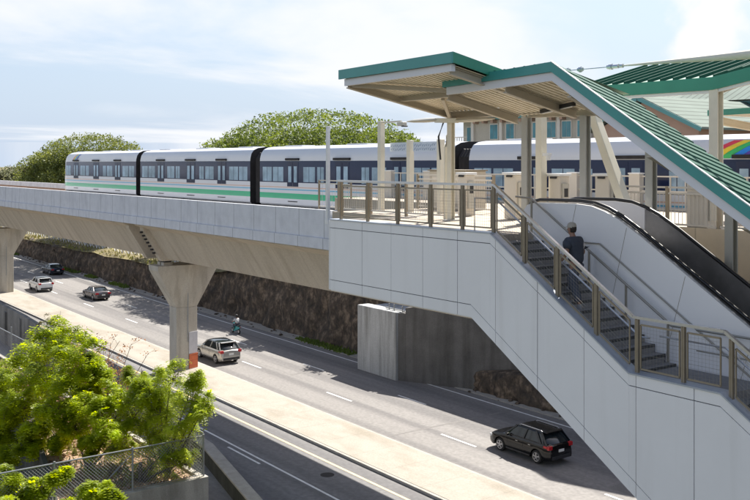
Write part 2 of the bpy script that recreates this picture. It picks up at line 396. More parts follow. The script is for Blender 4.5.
# fence on top of the cutting
def chain_mesh(b, a, c, z0, z1, sp, r):
    a = Vector(a); c = Vector(c); L = (c-a).length; d = (c-a)/L; H = z1-z0; k = -H
    while k < L:
        for sgn in (1, -1):
            s0, s1 = k, k+H; t0, t1 = 0, H
            if s0 < 0: t0 = -s0; s0 = 0
            if s1 > L: t1 = H-(s1-L); s1 = L
            if t1-t0 > .02:
                za, zb = (z0+t0, z0+t1) if sgn > 0 else (z1-t0, z1-t1)
                b.tube([(a+d*s0).xy.to_3d()+Vector((0,0,za)), (a+d*s1).xy.to_3d()+Vector((0,0,zb))], r, 3)
        k += sp
f = thing('guard_fence', 'pale railing along the top of the rock cutting under the guideway', 'fence', (-120, 47.5, 5))
b = MB(); pb = MB()
X = -230
zf = lambda x: 3.55+max(0,(x+95)*.16)
while X < -56:
    MB().box(X-.05, X+.05, 47.45, 47.55, zf(X)-.6, zf(X)+.78).build('post', 'signwhite', f); X += 2.4
    
for dz in (.15, .75): b.bar((-230,47.5,zf(-230)+dz), (-56,47.5,zf(-56)+dz), .05, .07)
b.build('rail', 'signwhite', f)
b = MB(); X = -230
while X < -56:
    b.bar((X, 47.5, zf(X)+.15), (X+.6, 47.5, zf(X)+.75), .05, .05); b.bar((X+.6, 47.5, zf(X)+.75), (X+1.2, 47.5, zf(X)+.15), .05, .05); X += 1.2
b.build('lattice', 'signwhite', f)

# ------------------------------------------------------------------ guideway
gw = thing('guideway', 'elevated concrete rail guideway crossing the picture on flared piers', 'viaduct', (-60, 31, 9))
PX = [-116.7, -67.2]
ends = [-520, -168.8, -116.7, -67.2, -16.4, 40]
for a, c in zip(ends, ends[1:]):
    a += 1.05; c -= 1.05
    b = MB()
    prof = [(28.9,8.75),(33.1,8.75),(34.2,10.9),(35.3,11.30),(35.3,11.355),(26.65,11.355),(26.65,11.30),(27.5,10.95)]
    b.yz(prof, a, c)
    g = b.build('girder', 'girder', gw)
    for xe, s in ((a, 1), (c, -1)):
        b = MB(); b.yz([(29.35,8.60),(32.65,8.60),(33.6,10.4),(34.2,11.3),(27.9,11.3),(28.4,10.4)], xe-.93*s, xe-.012*s); b.build('end_block', 'girder', g)
        b = MB(); e = [(28.55,8.58),(33.45,8.58),(34.6,10.9),(34.7,11.3),(27.05,11.3),(27.1,10.9)]
        b.yz(e, xe-.01*s, xe+.60*s); b.build('diaphragm', 'girder', g)
        for t in range(7 if s > 0 else 0):
            z = 9.2+t*.26; y = 28.44-(z-8.62)*.62; MB().cbox((xe+.30*s, y-.04, z), (.22, .16, .13)).build('anchor_bolt', 'train_dark', g)
b = MB(); b.box(-520, 40, 26.38, 26.62, 12.0, 13.42); b.box(-520, 40, 26.30, 26.60, 11.42, 11.97); b.box(-520, 40, 26.41, 26.58, 11.965, 12.005)
b.box(-520, 40, 26.372, 26.5, 12.66, 12.69)
b.build('near_parapet', ['parapet'], gw)
b = MB(); b.box(-520, 40, 35.4, 35.62, 11.5, 13.42); b.build('far_parapet', 'parapet', gw)
b = MB(); b.box(-520, 40, 26.7, 35.3, 11.36, 12.19); b.build('deck_slab', 'girder', gw)
b = MB(); b.box(-520, 40, 26.7, 35.38, 12.2, 12.32); b.build('track_deck', 'pier', gw)
for y in (28.9, 30.35, 32.6, 34.05):
    b = MB(); b.box(-520, 40, y-.28, y+.28, 12.32, 12.62); b.m = 1; b.box(-520, 40, y-.05, y+.05, 12.64, 12.98); b.build('rail_plinth', ['pier', 'rust'], gw)
b = MB(); X = -300
while X < 38: b.cbox((X, 29.3, 12.9), (.35, .25, .3)); X += 1.1
b.build('rail_clip', 'rust', gw)
for px, lab in zip(PX, ('flared concrete guideway pier at the left edge of the picture', 'flared concrete guideway pier with orange painted foot behind the silver car')):
    pr_ = thing('guideway_pier', lab, 'pier', (px, 31.0, zr(px)), group='piers carrying the guideway')
    def hexr(z, hx, hy, rid): return [(px-hx-rid,31,z),(px-hx,31-hy,z),(px+hx,31-hy,z),(px+hx+rid,31,z),(px+hx,31+hy,z),(px-hx,31+hy,z)]
    z0 = zr(px)
    b = MB(); b.rings([hexr(z0, .62, .86, .30), hexr(4.9, .62, .86, .30)]); b.build('shaft', 'pier', pr_, bevel=.03)
    b = MB(); b.rings([hexr(4.902, .62, .86, .30), hexr(7.75, .86, 2.42, .34), hexr(8.13, .88, 2.45, .34)]); b.build('flared_cap', 'pier', pr_, bevel=.03)
    for y in (29.5, 32.5):
        for xx in (-.35, .35):
            b = MB(); b.cbox((px+xx, y, 8.24), (.5, .7, .22)); b.m = 1; b.cbox((px+xx, y, 8.49), (.4, .55, .26)); b.build('bearing', ['pier', 'train_dark'], pr_)
    b = MB(); b.tube([(px+.72, 30.05, z0+.2), (px+.72, 30.05, 8.0)] if False else [(px+.99, 30.93, z0+2.2), (px+.97, 30.93, 7.7)], .035, 6); b.build('drain_pipe', 'galv', pr_)
px = -67.2
b = MB()
def pan(b, y0, y1, z0, z1, o=.03):
    P = lambda y: px+.62+.30*(1-abs(y-31)/.86)+o
    b.prism([(P(y0),y0,z0),(P(y1),y1,z0),(P(y1),y1,z1),(P(y0),y0,z1)], (.05,0,0))
pan(b, 31.02, 31.85, zr(px)+.18, 1.35, .08)
o = b.build('orange_foot', 'orange', bpy.data.objects['guideway_pier.001'])
b = MB(); pan(b, 31.02, 31.84, 1.37, 3.0); b.build('pale_panel', 'signwhite', bpy.data.objects['guideway_pier.001'])

# ------------------------------------------------------------------ train
tr = thing('train', 'white and navy driverless train with green stripes standing on the guideway', 'train', (-55, 31.7, 13))
YN, YF = 30.2, 33.2
def carriage(xa, xb, nose=None):
    # section points (y,z) going from near bottom over roof to far bottom, with material of the strip above each
    near = [(YN+.10,13.15),(YN,13.25),(YN,13.60),(YN,13.94),(YN,14.13),(YN,14.20),(YN,14.28),(YN,14.34),(YN,14.60),(YN,15.93),(YN+.02,16.12),(YN+.10,16.42),(YN+.28,16.66),(YN+.6,16.80),(YN+1.1,16.86)]
    bands = [0,0,1,0,2,0,3,0,4,0,0,0,0,0]
    sec = near+[(YN+YF-y, z) for y, z in near[::-1]]
    bd = bands+[0]+bands[::-1]
    b = MB()
    n = len(sec); xs = [xa, xb]
    if nose == 'L': xs = [xa+.0, xa+.15, xa+.45, xa+.9, xa+1.5, xb]
    if nose == 'R': xs = [xa, xb-1.5, xb-.9, xb-.45, xb-.15, xb]
    idx = []
    for x in xs:
        k = 1.
        d = (x-xa) if nose == 'L' else (xb-x) if nose == 'R' else 9
        t = max(0, 1-d/1.5)
        idx.append(len(b.v))
        for y, z in sec:
            yc = (YN+YF)/2; hz = (z-13.1)/3.8
            yy_ = yc+(y-yc)*(1-.20*t*t)
            xo = (.55*max(0, hz-.25)**1.5)*t*(1 if nose == 'L' else -1)
            b.v.append((x+xo, yy_, 13.1+(z-13.1)*(1-.07*t*t)))
    for i, (a, c) in enumerate(zip(idx, idx[1:])):
        for k in range(n-1):
            b.m = bd[k]
            if nose and b.m in (1,2,3) and ((nose == 'L' and xs[i+1] < xa+.8) or (nose == 'R' and xs[i] > xb-.8)): b.m = 0
            b.face((a+k, a+k+1, c+k+1, c+k))
    b.m = 0
    b.m = 0 if nose == 'L' else 5; b.face([idx[0]+k for k in range(n)]); b.m = 0 if nose == 'R' else 5; b.face([idx[-1]+k for k in range(n)])
    o = b.build('carriage', ['train_white', 'train_green', 'train_blue', 'train_orange', 'train_navy', 'train_dark'], tr, smooth=25)
    # underframe
    b = MB(); b.box(xa+.4, xb-.4, YN+.25, YF-.25, 12.98, 13.2)
    for t in range(12): b.cbox((xa+1+t*1.6, YN+.2, 13.05), (.7, .2, .2))
    b.build('underframe', ['train_dark'], o)
    L = xb-xa
    offs = [.0, .0]
    # doors and windows on both sides (mirrored along the car)
    half = [('w',.38,1.53),('w',1.68,2.95),('d',3.43,4.72),('w',5.3,6.59),('w',6.85,7.55),('d',8.75,10.16)]
    full = half+[(t, L-c, L-a) for t, a, c in half if c < 8]
    if nose == 'L': full = [(t, a, c) for t, a, c in full if c > 2.5]; full = [('w',1.2,2.6)]+[q for q in full if q[1] > 2.9]
    if nose == 'R': full = [(t, L-c, L-a) for t, a, c in [('w',1.2,2.6)]+[q for q in full if q[1] > 2.9]]
    for side in (0, 1):
        s = -1 if side == 0 else 1; y = YN if side == 0 else YF
        wb = MB()
        for t, a, c in full:
            if t == 'w':
                wb = MB(); wb.box(xa+a, xa+c, min(y+s*.006, y-s*.02), max(y+s*.006, y-s*.02), 14.66, 15.56)
                wb.m = 1; wb.box((2*xa+a+c)/2-.02, (2*xa+a+c)/2+.02, min(y+s*.009, y+s*.007), max(y+s*.009, y+s*.007), 14.66, 15.56)
                wb.build('window', ['train_glass', 'train_navy'], o)
            else:
                m_ = (a+c)/2
                for u0, u1 in ((a, m_-.015), (m_+.015, c)):
                    db = MB(); db.box(xa+u0, xa+u1, min(y+s*.012, y-s*.02), max(y+s*.012, y-s*.02), 14.36, 15.85)
                    db.m = 1; db.box(xa+u0+.14, xa+u1-.14, min(y+s*.02, y-s*.01), max(y+s*.02, y-s*.01), 14.62, 15.6); db.build('door', ['train_navy', 'train_glass'], o)
                db = MB(); db.box(xa+a-.12, xa+c+.12, min(y, y+s*.10), max(y, y+s*.10), 15.96, 16.1); db.build('door_header', 'train_dark', o)
                db = MB(); db.box(xa+a+.1, xa+c-.1, min(y, y+s*.03), max(y, y+s*.03), 13.42, 13.47)
                db.build('step_light', 'train_dark', o)
    for t in range(3): MB().box(xa+2.5+t*(L-5)/2-1, xa+2.5+t*(L-5)/2+1, YN+1.0, YF-1.0, 16.84, 16.92).build('roof_unit', 'train_white', o, bevel=.03)
    return o
c1 = carriage(-93.3, -74.55, 'L'); c2 = carriage(-73.65, -55.2); c3 = carriage(-53.9, -35.0); c4 = carriage(-33.75, -14.9, 'R')
for x in (-74.1, -54.55, -34.4):
    b = MB(); w = .42 if x > -74 else .3
    for k in range(9):
        xx = x-w+2*w*k/8; r = .06*(k % 2)
        b.rings([[(xx, YN+.30+r, 13.2),(xx, YN+.30+r, 16.1),(xx, YN+.6, 16.5-r),(xx, YF-.6, 16.5-r),(xx, YF-.30-r, 16.1),(xx, YF-.30-r, 13.2)],
                 [(xx+w/4, YN+.36-r, 13.2),(xx+w/4, YN+.36-r, 16.1),(xx+w/4, YN+.6, 16.46+r),(xx+w/4, YF-.6, 16.46+r),(xx+w/4, YF-.36+r, 16.1),(xx+w/4, YF-.36+r, 13.2)]])
    b.build('gangway_bellows', 'train_dark', tr)
# rainbow swooshes by the cab ends (painted on the roof shoulder)
def swoosh(par, x0, d, sc):
    cols = ['rb_red', 'rb_yellow', 'rb_limegreen', 'rb_azure', 'rb_violet']
    zt, zb = 16.62, 15.97
    for i, c in enumerate(cols):
        b = MB(); n = 8; L_, U_ = [], []
        for k in range(n+1):
            t = k/n; z = zb+(zt-zb)*t
            yy_ = YN+(.0 if z < 16.12 else .08*(z-16.12)/.3 if z < 16.42 else .10+.18*(z-16.42)/.24)-.012
            cx = x0+d*(sc*(i*.42)+sc*1.25*t**1.3)
            L_.append((cx, yy_, z)); U_.append((cx+d*sc*.40, yy_, z))
        for k in range(n): b.poly([L_[k], U_[k], U_[k+1], L_[k+1]])
        b.build('rainbow_stripe', c, par)
swoosh(c4, -21.0, 1, .92); swoosh(c1, -90.2, 1, .55)

# ------------------------------------------------------------------ station platform
pf = thing('station_platform', 'beige concrete station platform deck above the white cladding', 'platform', (-15, 22, 14))
b = MB()
b.box(-23.65, -16.85, 15.98, 19.0, 13.55, 14.05)
b.box(-28.6, 30, 21.3, 26.6, 13.05, 14.05)
b.box(-28.6, -17.6, 19.0, 21.3, 13.05, 14.048)
b.box(-39.8, 30, 26.6, 29.75, 13.05, 14.046)
b.build('deck', 'slab', pf)
b = MB(); b.box(-16.2, 30, 21.24, 21.30, 12.9, 14.12); b.box(-17.6, 30, 18.95, 21.2, 11.9, 12.2); b.build('deck_edge', 'slab_edge', pf)
b = MB(); b.box(-39.8, 30, 29.5, 29.76, 14.047, 14.055); b.build('tactile_strip', 'paint_yellow', pf)

# ------------------------------------------------------------------ stairway with white cladding
sw = thing('stairway', 'white clad public stairway coming down from the platform to the right', 'stairway', (-16, 16.5, 12))
KT = [(-23.72,14.1),(-16.75,14.1),(-12.62,11.48),(-10.5,11.48),(-3.5,7.05),(4,7.05)]
KB = [(-23.72,12.02),(-17.43,12.02),(4,-1.0)]
def ip(K, x):
    for (a, za), (c, zc) in zip(K, K[1:]):
        if a <= x <= c: return za+(zc-za)*(x-a)/(c-a)
    return K[-1][1]
b = MB(); PY0, PY1 = 15.66, 15.69
jx = [-23.72]+[-22.05+1.372*k for k in range(19)]
kn = [-17.43, -16.75, -12.62, -10.5, -3.5]
knots = sorted(set(jx+kn)); g = .009
for a, c in zip(knots, knots[1:]):
    ga = g if a in jx else 0; gc = g if c in jx else 0
    xa, xb = a+ga, c-gc
    if xb-xa < .02: continue
    T = lambda x: ip(KT, x); B = lambda x: ip(KB, x)
    zt2 = lambda x: T(x)-.23; zb2 = lambda x: B(x)+.30
    for lo, hi in ((lambda x: zt2(x)+g, T), (lambda x: zb2(x)+g, lambda x: zt2(x)-g), (B, lambda x: zb2(x)-g)):
        b.xz([(xa, lo(xa)), (xb, lo(xb)), (xb, hi(xb)), (xa, hi(xa))], PY0+.004*math.sin(a*7.3), PY1)
b.build('cladding', 'clad', sw)
b = MB()
top = [(x, z-.015) for x, z in KT]; bot = [(x, z+.01) for x, z in KB]
top[0] = (-23.70, top[0][1]); bot[0] = (-23.70, bot[0][1])
b.xz(bot+top[::-1], 15.695, 15.95); b.build('core', 'clad_dark', sw)
b = MB(); b.box(-23.76, -23.725, 15.66, 19.0, 12.02, 14.1); b.build('end_cladding', 'clad', sw)
b = MB(); b.xz([(-23.7,11.99),(-17.43,11.99),(4,-1.03),(4,-.7),(-17.4,12.3),(-23.7,12.3)], 15.7, 17.4); b.box(-23.7,-17.43,17.4,19,12.0,12.3); b.build('soffit', 'clad', sw)
b = MB()
for (a, za), (c, zc) in zip(KT, KT[1:]):
    b.xz([(a, za+.003), (c, zc+.003), (c, zc+.035), (a, za+.035)], 15.64, 15.98)
b.build('curb_cap', 'capmetal', sw)
b = MB(); nz = MB()
def flight(x0, z0, n, run, rise):
    for k in range(n):
        xa = x0+k*run; z = z0-(k+1)*rise
        b.box(xa, xa+run+.02, 15.99, 17.2, z-.17, z); nz.box(xa+run+.002, xa+run+.025, 15.992, 17.198, z-.06, z+.004)
        nz.box(xa+.001, xa+.012, 15.992, 17.198, z+.001, z+rise-.02) if False else None
flight(-16.78, 14.05, 15, .277, .17)
b.box(-12.62, -10.5, 15.99, 17.2, 11.2, 11.45)
nz.build('nosing', 'nosing', sw); nz = MB()
flight(-10.5, 11.45, 26, .277, .17)
b.xz([(-16.8,13.5),(-12.6,10.9),(-10.5,10.9),(-3.4,6.4),(-3.4,6.9),(-10.5,11.3),(-12.6,11.3),(-16.8,13.9)], 16.0, 17.19)
b.build('steps', 'step', sw); nz.build('nosing', 'nosing', sw)
# lower landing floor so the flight ends somewhere
b = MB(); b.box(-3.5, 4, 15.99, 17.2, 6.7, 7.02); b.build('landing', 'step', sw)
# railing on the curb
def railing(name, pts, xs_posts, y, par, h=1.14, infill=True, wn=.075, postw=.075):
    """pts: (x,z) base polyline"""
    zb = lambda x: ip(pts, x)
    for x in xs_posts:
        b = MB(); b.box(x-postw*.5, x-postw*.12, y-.035, y+.035, zb(x)-.05, zb(x)+h-.03); b.box(x+postw*.12, x+postw*.5, y-.035, y+.035, zb(x)-.05, zb(x)+h-.03)
        b.box(x-postw*.2, x+postw*.2, y-.03, y+.03, zb(x)-.04, zb(x)+h-.05)
        b.build('post', 'bronze', par)
    b = MB()
    for (a, za), (c, zc) in zip(pts, pts[1:]): b.bar((a, y, za+h), (c, y, zc+h), .075, .055)
    b.build('top_rail', 'rail_steel', par)
    if infill:
        b = MB(); w = MB()
        ks = sorted(set(list(xs_posts)+[p[0] for p in pts if xs_posts[0] < p[0] < xs_posts[-1]]))
        for a, c in zip(ks, ks[1:]):
            a1, c1 = a+.09, c-.09
            if c1-a1 < .1: continue
            for dz in (.10, h-.14): b.bar((a1, y, zb(a1)+dz), (c1, y, zb(c1)+dz), .03, .035)
            for x in (a1, c1): b.bar((x, y, zb(x)+.1), (x, y, zb(x)+h-.14), .025, .03)
            n = int((c1-a1)/wn)
            for k in range(1, n):
                x = a1+(c1-a1)*k/n; w.tube([(x, y, zb(x)+.1), (x, y, zb(x)+h-.14)], .0018, 3)
            m_ = int((h-.24)/wn)
            for k in range(1, m_):
                d = .1+(h-.24)*k/m_; w.tube([(a1, y-.003, zb(a1)+d), (c1, y-.003, zb(c1)+d)], .0020 if k % 4 else .004, 3)
        b.build('infill_frame', 'bronze', par); w.build('wire_mesh', 'wire', par)
P1 = [(-23.45,14.13),(-16.75,14.13),(-12.62,11.5),(-10.5,11.5),(-3.5,7.07)]
railing('r', P1, [-23.31,-21.96,-20.56,-19.15,-17.9,-16.77,-15.74,-14.71,-13.6,-12.52,-11.41,-10.36,-9.3,-8.2,-7.1,-6.0,-4.9,-3.8], 15.8, sw)
b = MB()  # grab rail inside the railing and on the escalator side
b.tube([(-17.65,15.98,14.05),(-17.65,15.98,14.93),(-16.9,15.98,14.93),(-12.6,15.98,12.22),(-12.35,15.98,12.22)], .022, 6)
b.tube([(-12.1,15.98,12.30),(-10.6,15.98,12.30),(-3.6,15.98,7.85)], .022, 6)
b.build('handrail', 'rail_steel', sw)
b = MB(); yh = 17.06
b.tube([(-17.3,yh,14.95),(-16.75,yh,14.92),(-12.62,yh,12.33),(-12.3,yh,12.33)], .028, 6); b.build('handrail', 'wire', sw)
b = MB(); b.tube([(-12.0,yh,12.33),(-10.5,yh,12.33),(-3.5,yh,7.9)], .028, 6)
b.tube([(-12.0,yh,11.9),(-10.5,yh,11.9),(-3.5,yh,7.5)], .018, 6); b.build('handrail', 'wire', sw)
for x in (-16.75,-14.9,-13.83,-12.71,-11.2,-10.5,-9,-7.5):
    z = ip([(-16.75,14.92),(-12.62,12.33),(-10.5,12.33),(-3.5,7.9)], x); b = MB(); b.bar((x, yh, z-.85), (x, yh, z), .04, .04); b.build('handrail_post', 'wire', sw)

# ------------------------------------------------------------------ escalator
es = thing('escalator', 'escalator with black handrails beside the white clad stairway', 'escalator', (-14, 18, 13))
HR = [(-17.25,14.46),(-17.22,14.66),(-17.08,14.82),(-16.8,14.88),(-15.5,14.90),(-15.0,14.86),(-14.6,14.75),(-14.2,14.58),(-13.6,14.24),(-4,8.25)]
def hz(x): return ip(HR, x)
poly = [(-17.23,13.2)]+[(x+.02, z-.07) for x, z in HR]+[(-4,6.0),(-10.5,10.3),(-12.6,10.3),(-16.6,12.9)]
b = MB(); b.xz(poly, 17.23, 17.33); b.build('near_panel', 'escal_panel', es)
b = MB()
for x0, x1 in ((-15.45,-15.95),(-13.95,-14.45),(-12.4,-12.95),(-10.8,-11.4),(-9.2,-9.8)):
    zt = hz(x0)-.08
    b.bar((x0, 17.228, zt-.02), (x1, 17.228, zt-2.0), .006, .01, up=(0,1,0))
b.build('panel_joint', 'wire', es)
b = MB()
b.tube([(-15.3,17.20,13.93),(-14.7,17.20,13.93),(-4,17.20,7.25)], .018, 6); b.build('side_rail', 'wire', es)
for y, nm in ((17.42,'near'),(18.72,'far')):
    b = MB(); b.tube([(x, y, z) for x, z in HR], .042, 8); b.build('handrail', 'black', es, smooth=60)
b = MB(); b.tube([(x, 17.36, z-.075) for x, z in HR[2:]], .03, 6); b.build('deck_trim', 'rail_steel', es, smooth=60)
b = MB(); b.tube([(x, 17.32, z-.02) for x, z in HR[5:]], .014, 6); b.build('brush_seal', 'black', es, smooth=60)
b = MB(); b.tube([(x, 18.82, z-.06) for x, z in HR[2:]], .035, 6); b.build('outer_trim', 'cabinet_top', es, smooth=60)
lo = [(x, z-1.0) for x, z in HR[3:]]
for i, (ya, yb) in enumerate(((17.36,17.38),(18.70,18.74))):
    b = MB(); b.m = 1; k0 = 6
    a_ = [(x, z-.05) for x, z in HR[:k0+1]]; bt = [(-17.0,13.9),(-15.5,13.9),(-14.6,13.72)]
    b.xz([(-17.25,13.9)]+a_+[(-14.6,13.72),(-15.5,13.9)], ya, yb)
    b.m = 0; b.xz([(-14.58, HR[6][1]-.06)]+[(x, z-.05) for x, z in HR[7:]]+[(x, z-1.0) for x, z in HR[:6:-1]]+[(-14.58,13.7)], ya, yb)
    b.build('balustrade', ['blackglass', 'escal_panel'], es)
b = MB(); b.xz([(-17.23,13.3),(-17.23,13.95),(-15.5,13.95),(-14.4,13.75),(-4,7.3),(-4,5.9),(-14.5,12.3)], 18.80, 18.95); b.build('far_panel', 'slab_edge', es)
b = MB(); X = -15.2; z = 13.9
while X < -4.5:
    b.box(X, X+.34, 17.5, 18.6, z-.3, z); X += .33; z = min(z-.02 if X < -14.3 else z-.205, z)
b.box(-17.5, -15.2, 17.5, 18.6, 13.6, 13.99)
b.build('moving_steps', 'train_dark', es)
b = MB(); b.xz([(-17.5,13.3),(-15,13.2),(-4,6.4),(-4,5.6),(-15.4,12.3),(-17.5,12.6)], 17.4, 18.7); b.build('truss_casing', 'clad_dark', es)

# ------------------------------------------------------------------ canopies
def soffit_sheet(par, P, n, dz, m='soffit', name='soffit'):
    """corrugated underside between corner points A(near-left) B(near-right) C(far-right) D(far-left); ribs run A->D"""
    A, B_, C_, D_ = [Vector(p) for p in P]; b = MB()
    prev = None
    for k in range(n+1):
        t = k/n; a = A.lerp(B_, t); d = D_.lerp(C_, t)
        for u, o in ((0, 0), (.5, 0), (.5, dz), (1, dz)):
            tt = min(1, (k+u)/n)
            a = A.lerp(B_, tt)-Vector((0,0,o)); d = D_.lerp(C_, tt)-Vector((0,0,o))
            if prev: b.poly([prev[0], a, d, prev[1]])
            prev = (a, d)
    return b.build(name, m, par)
# left (upper) canopy
ca = thing('platform_canopy', 'leftmost flat canopy with teal edge over the platform end, held by one cream column', 'canopy', (-21.8, 18.78, 14.05))
zl = lambda p: 18.20-.225*(p-15)
b = MB()
b.prism([(-22.15,14.92,18.15),(-17.3,14.92,18.20),(-17.3,14.92,18.47),(-22.15,14.92,18.41)], (0,.05,0))
b.build('near_fascia', 'teal', ca)
b = MB(); b.prism([(-17.35,14.97,18.22),(-17.35,18.9,17.42),(-17.35,18.9,17.66),(-17.35,14.97,18.48)], (.05,0,0))
b.build('right_fascia', 'green', ca)
b = MB(); b.prism([(-22.15,14.97,18.22),(-22.15,18.9,17.36),(-22.15,18.9,17.60),(-22.15,14.97,18.42)], (.05,0,0)); b.build('left_fascia', 'beam', ca)
b = MB(); b.prism([(-22.0,15.02,17.96),(-17.42,15.02,18.02),(-17.42,15.02,18.20),(-22.0,15.02,18.15)], (0,.12,0)); b.build('gutter', 'gutter', ca)
b = MB(); b.poly([(-22.1,14.97,18.40),(-17.35,14.97,18.45),(-17.35,18.95,17.62),(-22.1,18.95,17.56)]); b.build('roof_sheet', 'roofgreen', ca)
soffit_sheet(ca, [(-22.05,15.14,18.17),(-17.4,15.14,18.21),(-17.4,18.9,17.45),(-22.05,18.9,17.39)], 26, .05)
b = MB()
b.ibeam((-22.0,15.15,18.0),(-22.0,18.9,17.26), .14, .20); b.ibeam((-17.6,15.15,18.05),(-17.6,18.9,17.3), .14, .20)
b.ibeam((-21.9,17.0,17.70),(-17.6,17.0,17.72), .14, .22)
b.ibeam((-22.0,18.85,17.24),(-17.3,18.85,17.26), .16, .22)
b.bar((-21.8,18.75,17.15),(-20.2,17.1,17.6), .09, .12)
b.bar((-21.85,15.2,17.98),(-19.0,16.95,17.70), .08, .12)
b.build('beam', 'beam', ca)
b = MB(); b.col(-21.8, 18.78, 14.05, 17.16, .17); b.m = 1; b.box(-21.98,-21.62,18.6,18.96,14.05,14.09); b.build('column', ['cream', 'galv'], ca)
b = MB(); b.tube([(-21.95,18.62,17.05),(-22.05,18.5,16.6),(-22.02,18.55,15.9)], .03, 6); b.build('cable_loop', 'plastic', ca)
# stair canopy
cb = thing('stair_canopy', 'long sloping canopy with ribbed green roof covering the stairs and escalator', 'canopy', (-15, 18, 14))
P0 = 16.2
NF = [(-19.07,17.90,17.98),(-15.24,17.98,18.10),(-2.0,9.75,9.85)]   # near edge: x, fascia bottom, top  (slope .62)
sl = .625
def ztop(x): return 18.10+ (x+15.24)*(.03 if x < -15.24 else -sl)
def pl(x, p): return ztop(x)-(.27 if x > -15.2405 else .21)*(p-P0)
XE = -3.0
b = MB()
b.prism([(-19.1,P0-.05,ztop(-19.1)-.20),(-15.24,P0-.05,ztop(-15.24)-.20),(XE,P0-.05,ztop(XE)-.24),(XE,P0-.05,ztop(XE)+.03),(-15.24,P0-.05,ztop(-15.24)+.03),(-19.1,P0-.05,ztop(-19.1)+.0)], (0,.05,0))
b.build('near_fascia', 'teal', cb)
b = MB()
b.prism([(-19.0,P0+.01,ztop(-19)-.40),(-15.28,P0+.01,ztop(-15.28)-.40),(XE,P0+.01,ztop(XE)-.50),(XE,P0+.01,ztop(XE)-.242),(-15.28,P0+.01,ztop(-15.28)-.202),(-19.0,P0+.01,ztop(-19)-.202)], (0,.10,0))
b.build('gutter', 'gutter', cb)
PF = 18.95
b = MB()
b.poly([(-19.07,P0,pl(-19.07,P0)-.04),(-15.24,P0,pl(-15.24,P0)-.02),(-15.24,PF,pl(-15.241,PF)-.02),(-19.07,PF,pl(-19.07,PF)-.04)])
b.poly([(-15.24,P0,pl(-15.24,P0)-.02),(XE,P0,pl(XE,P0)-.02),(XE,PF,pl(XE,PF)-.02),(-15.24,PF,pl(-15.24,PF)-.02)])
b.build('roof_pan', 'roofgreen', cb)
b = MB(); X = -15.1
while X < XE:
    e_ = PF+.20
    b.prism([(X,P0,pl(X,P0)-.03),(X,e_,pl(X,e_)-.03),(X,e_,pl(X,e_)+.045),(X,P0,pl(X,P0)+.045)], (.19,0,-.19*sl)); X += .34  # wide dark battens: shade of the seam sides put into colour and width
X = -18.9
while X < -15.3:
    b.prism([(X,P0,pl(X,P0)-.03),(X,PF,pl(X,PF)-.03),(X,PF,pl(X,PF)+.04),(X,P0,pl(X,P0)+.04)], (.06,0,0)); X += .34
b.build('standing_seam', 'seam', cb)
b = MB(); b.prism([(-15.24,P0-.06,ztop(-15.24)+.03),(XE,P0-.06,ztop(XE)+.03),(XE,P0-.06,ztop(XE)+.055),(-15.24,P0-.06,ztop(-15.24)+.055)], (0,.05,0)); b.build('edge_flashing', 'cabinet_top', cb)
b = MB(); b.prism([(-19.12,P0,pl(-19.07,P0)-.22),(-19.12,PF,pl(-19.07,PF)-.22),(-19.12,PF,pl(-19.07,PF)),(-19.12,P0,pl(-19.07,P0))], (.04,0,0)); b.build('left_fascia', 'beam', cb)
soffit_sheet(cb, [(-19.05,P0+.12,pl(-19.05,P0)-.24),(-15.3,P0+.12,pl(-15.3,P0)-.24),(-15.3,PF,pl(-15.3,PF)-.24),(-19.05,PF,pl(-19.05,PF)-.24)], 22, .05)
soffit_sheet(cb, [(-15.28,P0+.12,pl(-15.24,P0)-.26),(XE,P0+.12,pl(XE,P0)-.26),(XE,PF,pl(XE,PF)-.26),(-15.28,PF,pl(-15.24,PF)-.26)], 60, .05)
cols = [(-19.05,17.12),(-16.9,17.05),(-14.8,16.15),(-12.6,14.85),(-10.4,13.5),(-8.2,12.1)]
b = MB()
for x, zt in cols:
    zn = pl(x, P0)-.45; 
    b.ibeam((x,P0+.12,pl(x,P0)-.42),(x,PF-.1,min(pl(x,PF)-.40, zt+.25)), .13, .24)
b.ibeam((-19.0,19.2,17.2),(-16.0,19.2,17.15), .16, .26); b.ibeam((-16.0,19.2,17.1),(-4,19.2,9.75), .16, .26)
b.bar((-19.0,19.1,17.15),(-17.8,17.2,17.72), .08, .11)
b.ibeam((-18.9,17.7,17.52),(-15.3,17.7,17.58), .10, .16)
b.build('beam', 'beam', cb)
for x, zt in cols:
    b = MB(); b.col(x, 19.2, 12.2 if x > -17.6 else 14.05, zt, .205); b.m = 1; b.box(x-.2,x+.2,19.0,19.4,12.2 if x > -17.6 else 14.051,12.24 if x > -17.6 else 14.09)
    b.build('column', ['steelblue', 'galv'], cb)
b = MB(); b.bar((-17.9,18.6,17.18),(-16.2,18.0,17.28), .09, .10); b.m = 1; b.bar((-17.85,18.59,17.12),(-16.25,18.01,17.22), .06, .02); b.build('tube_light', ['plastic', 'cabinet_top'], cb)
# inclined cream strut
tag(MB().bar((-18.1,20.2,14.05+.0),(-18.9,20.2,17.5), .24, .24).build('inclined_strut', 'cream'), 'leaning cream square strut behind the stair canopy columns', 'strut') if False else None
st = MB(); st.rings([[(x+dx, 20.0+dy, z) for dx, dy in ((-w,-w),(w,-w),(w,w),(-w,w))] for x, z, w in ((-17.35,17.35,.10),(-17.22,16.9,.13),(-15.95,14.055,.14))])
tag(st.build('inclined_strut', 'cream', bevel=.02), 'leaning cream square strut between two stair canopy columns', 'strut')

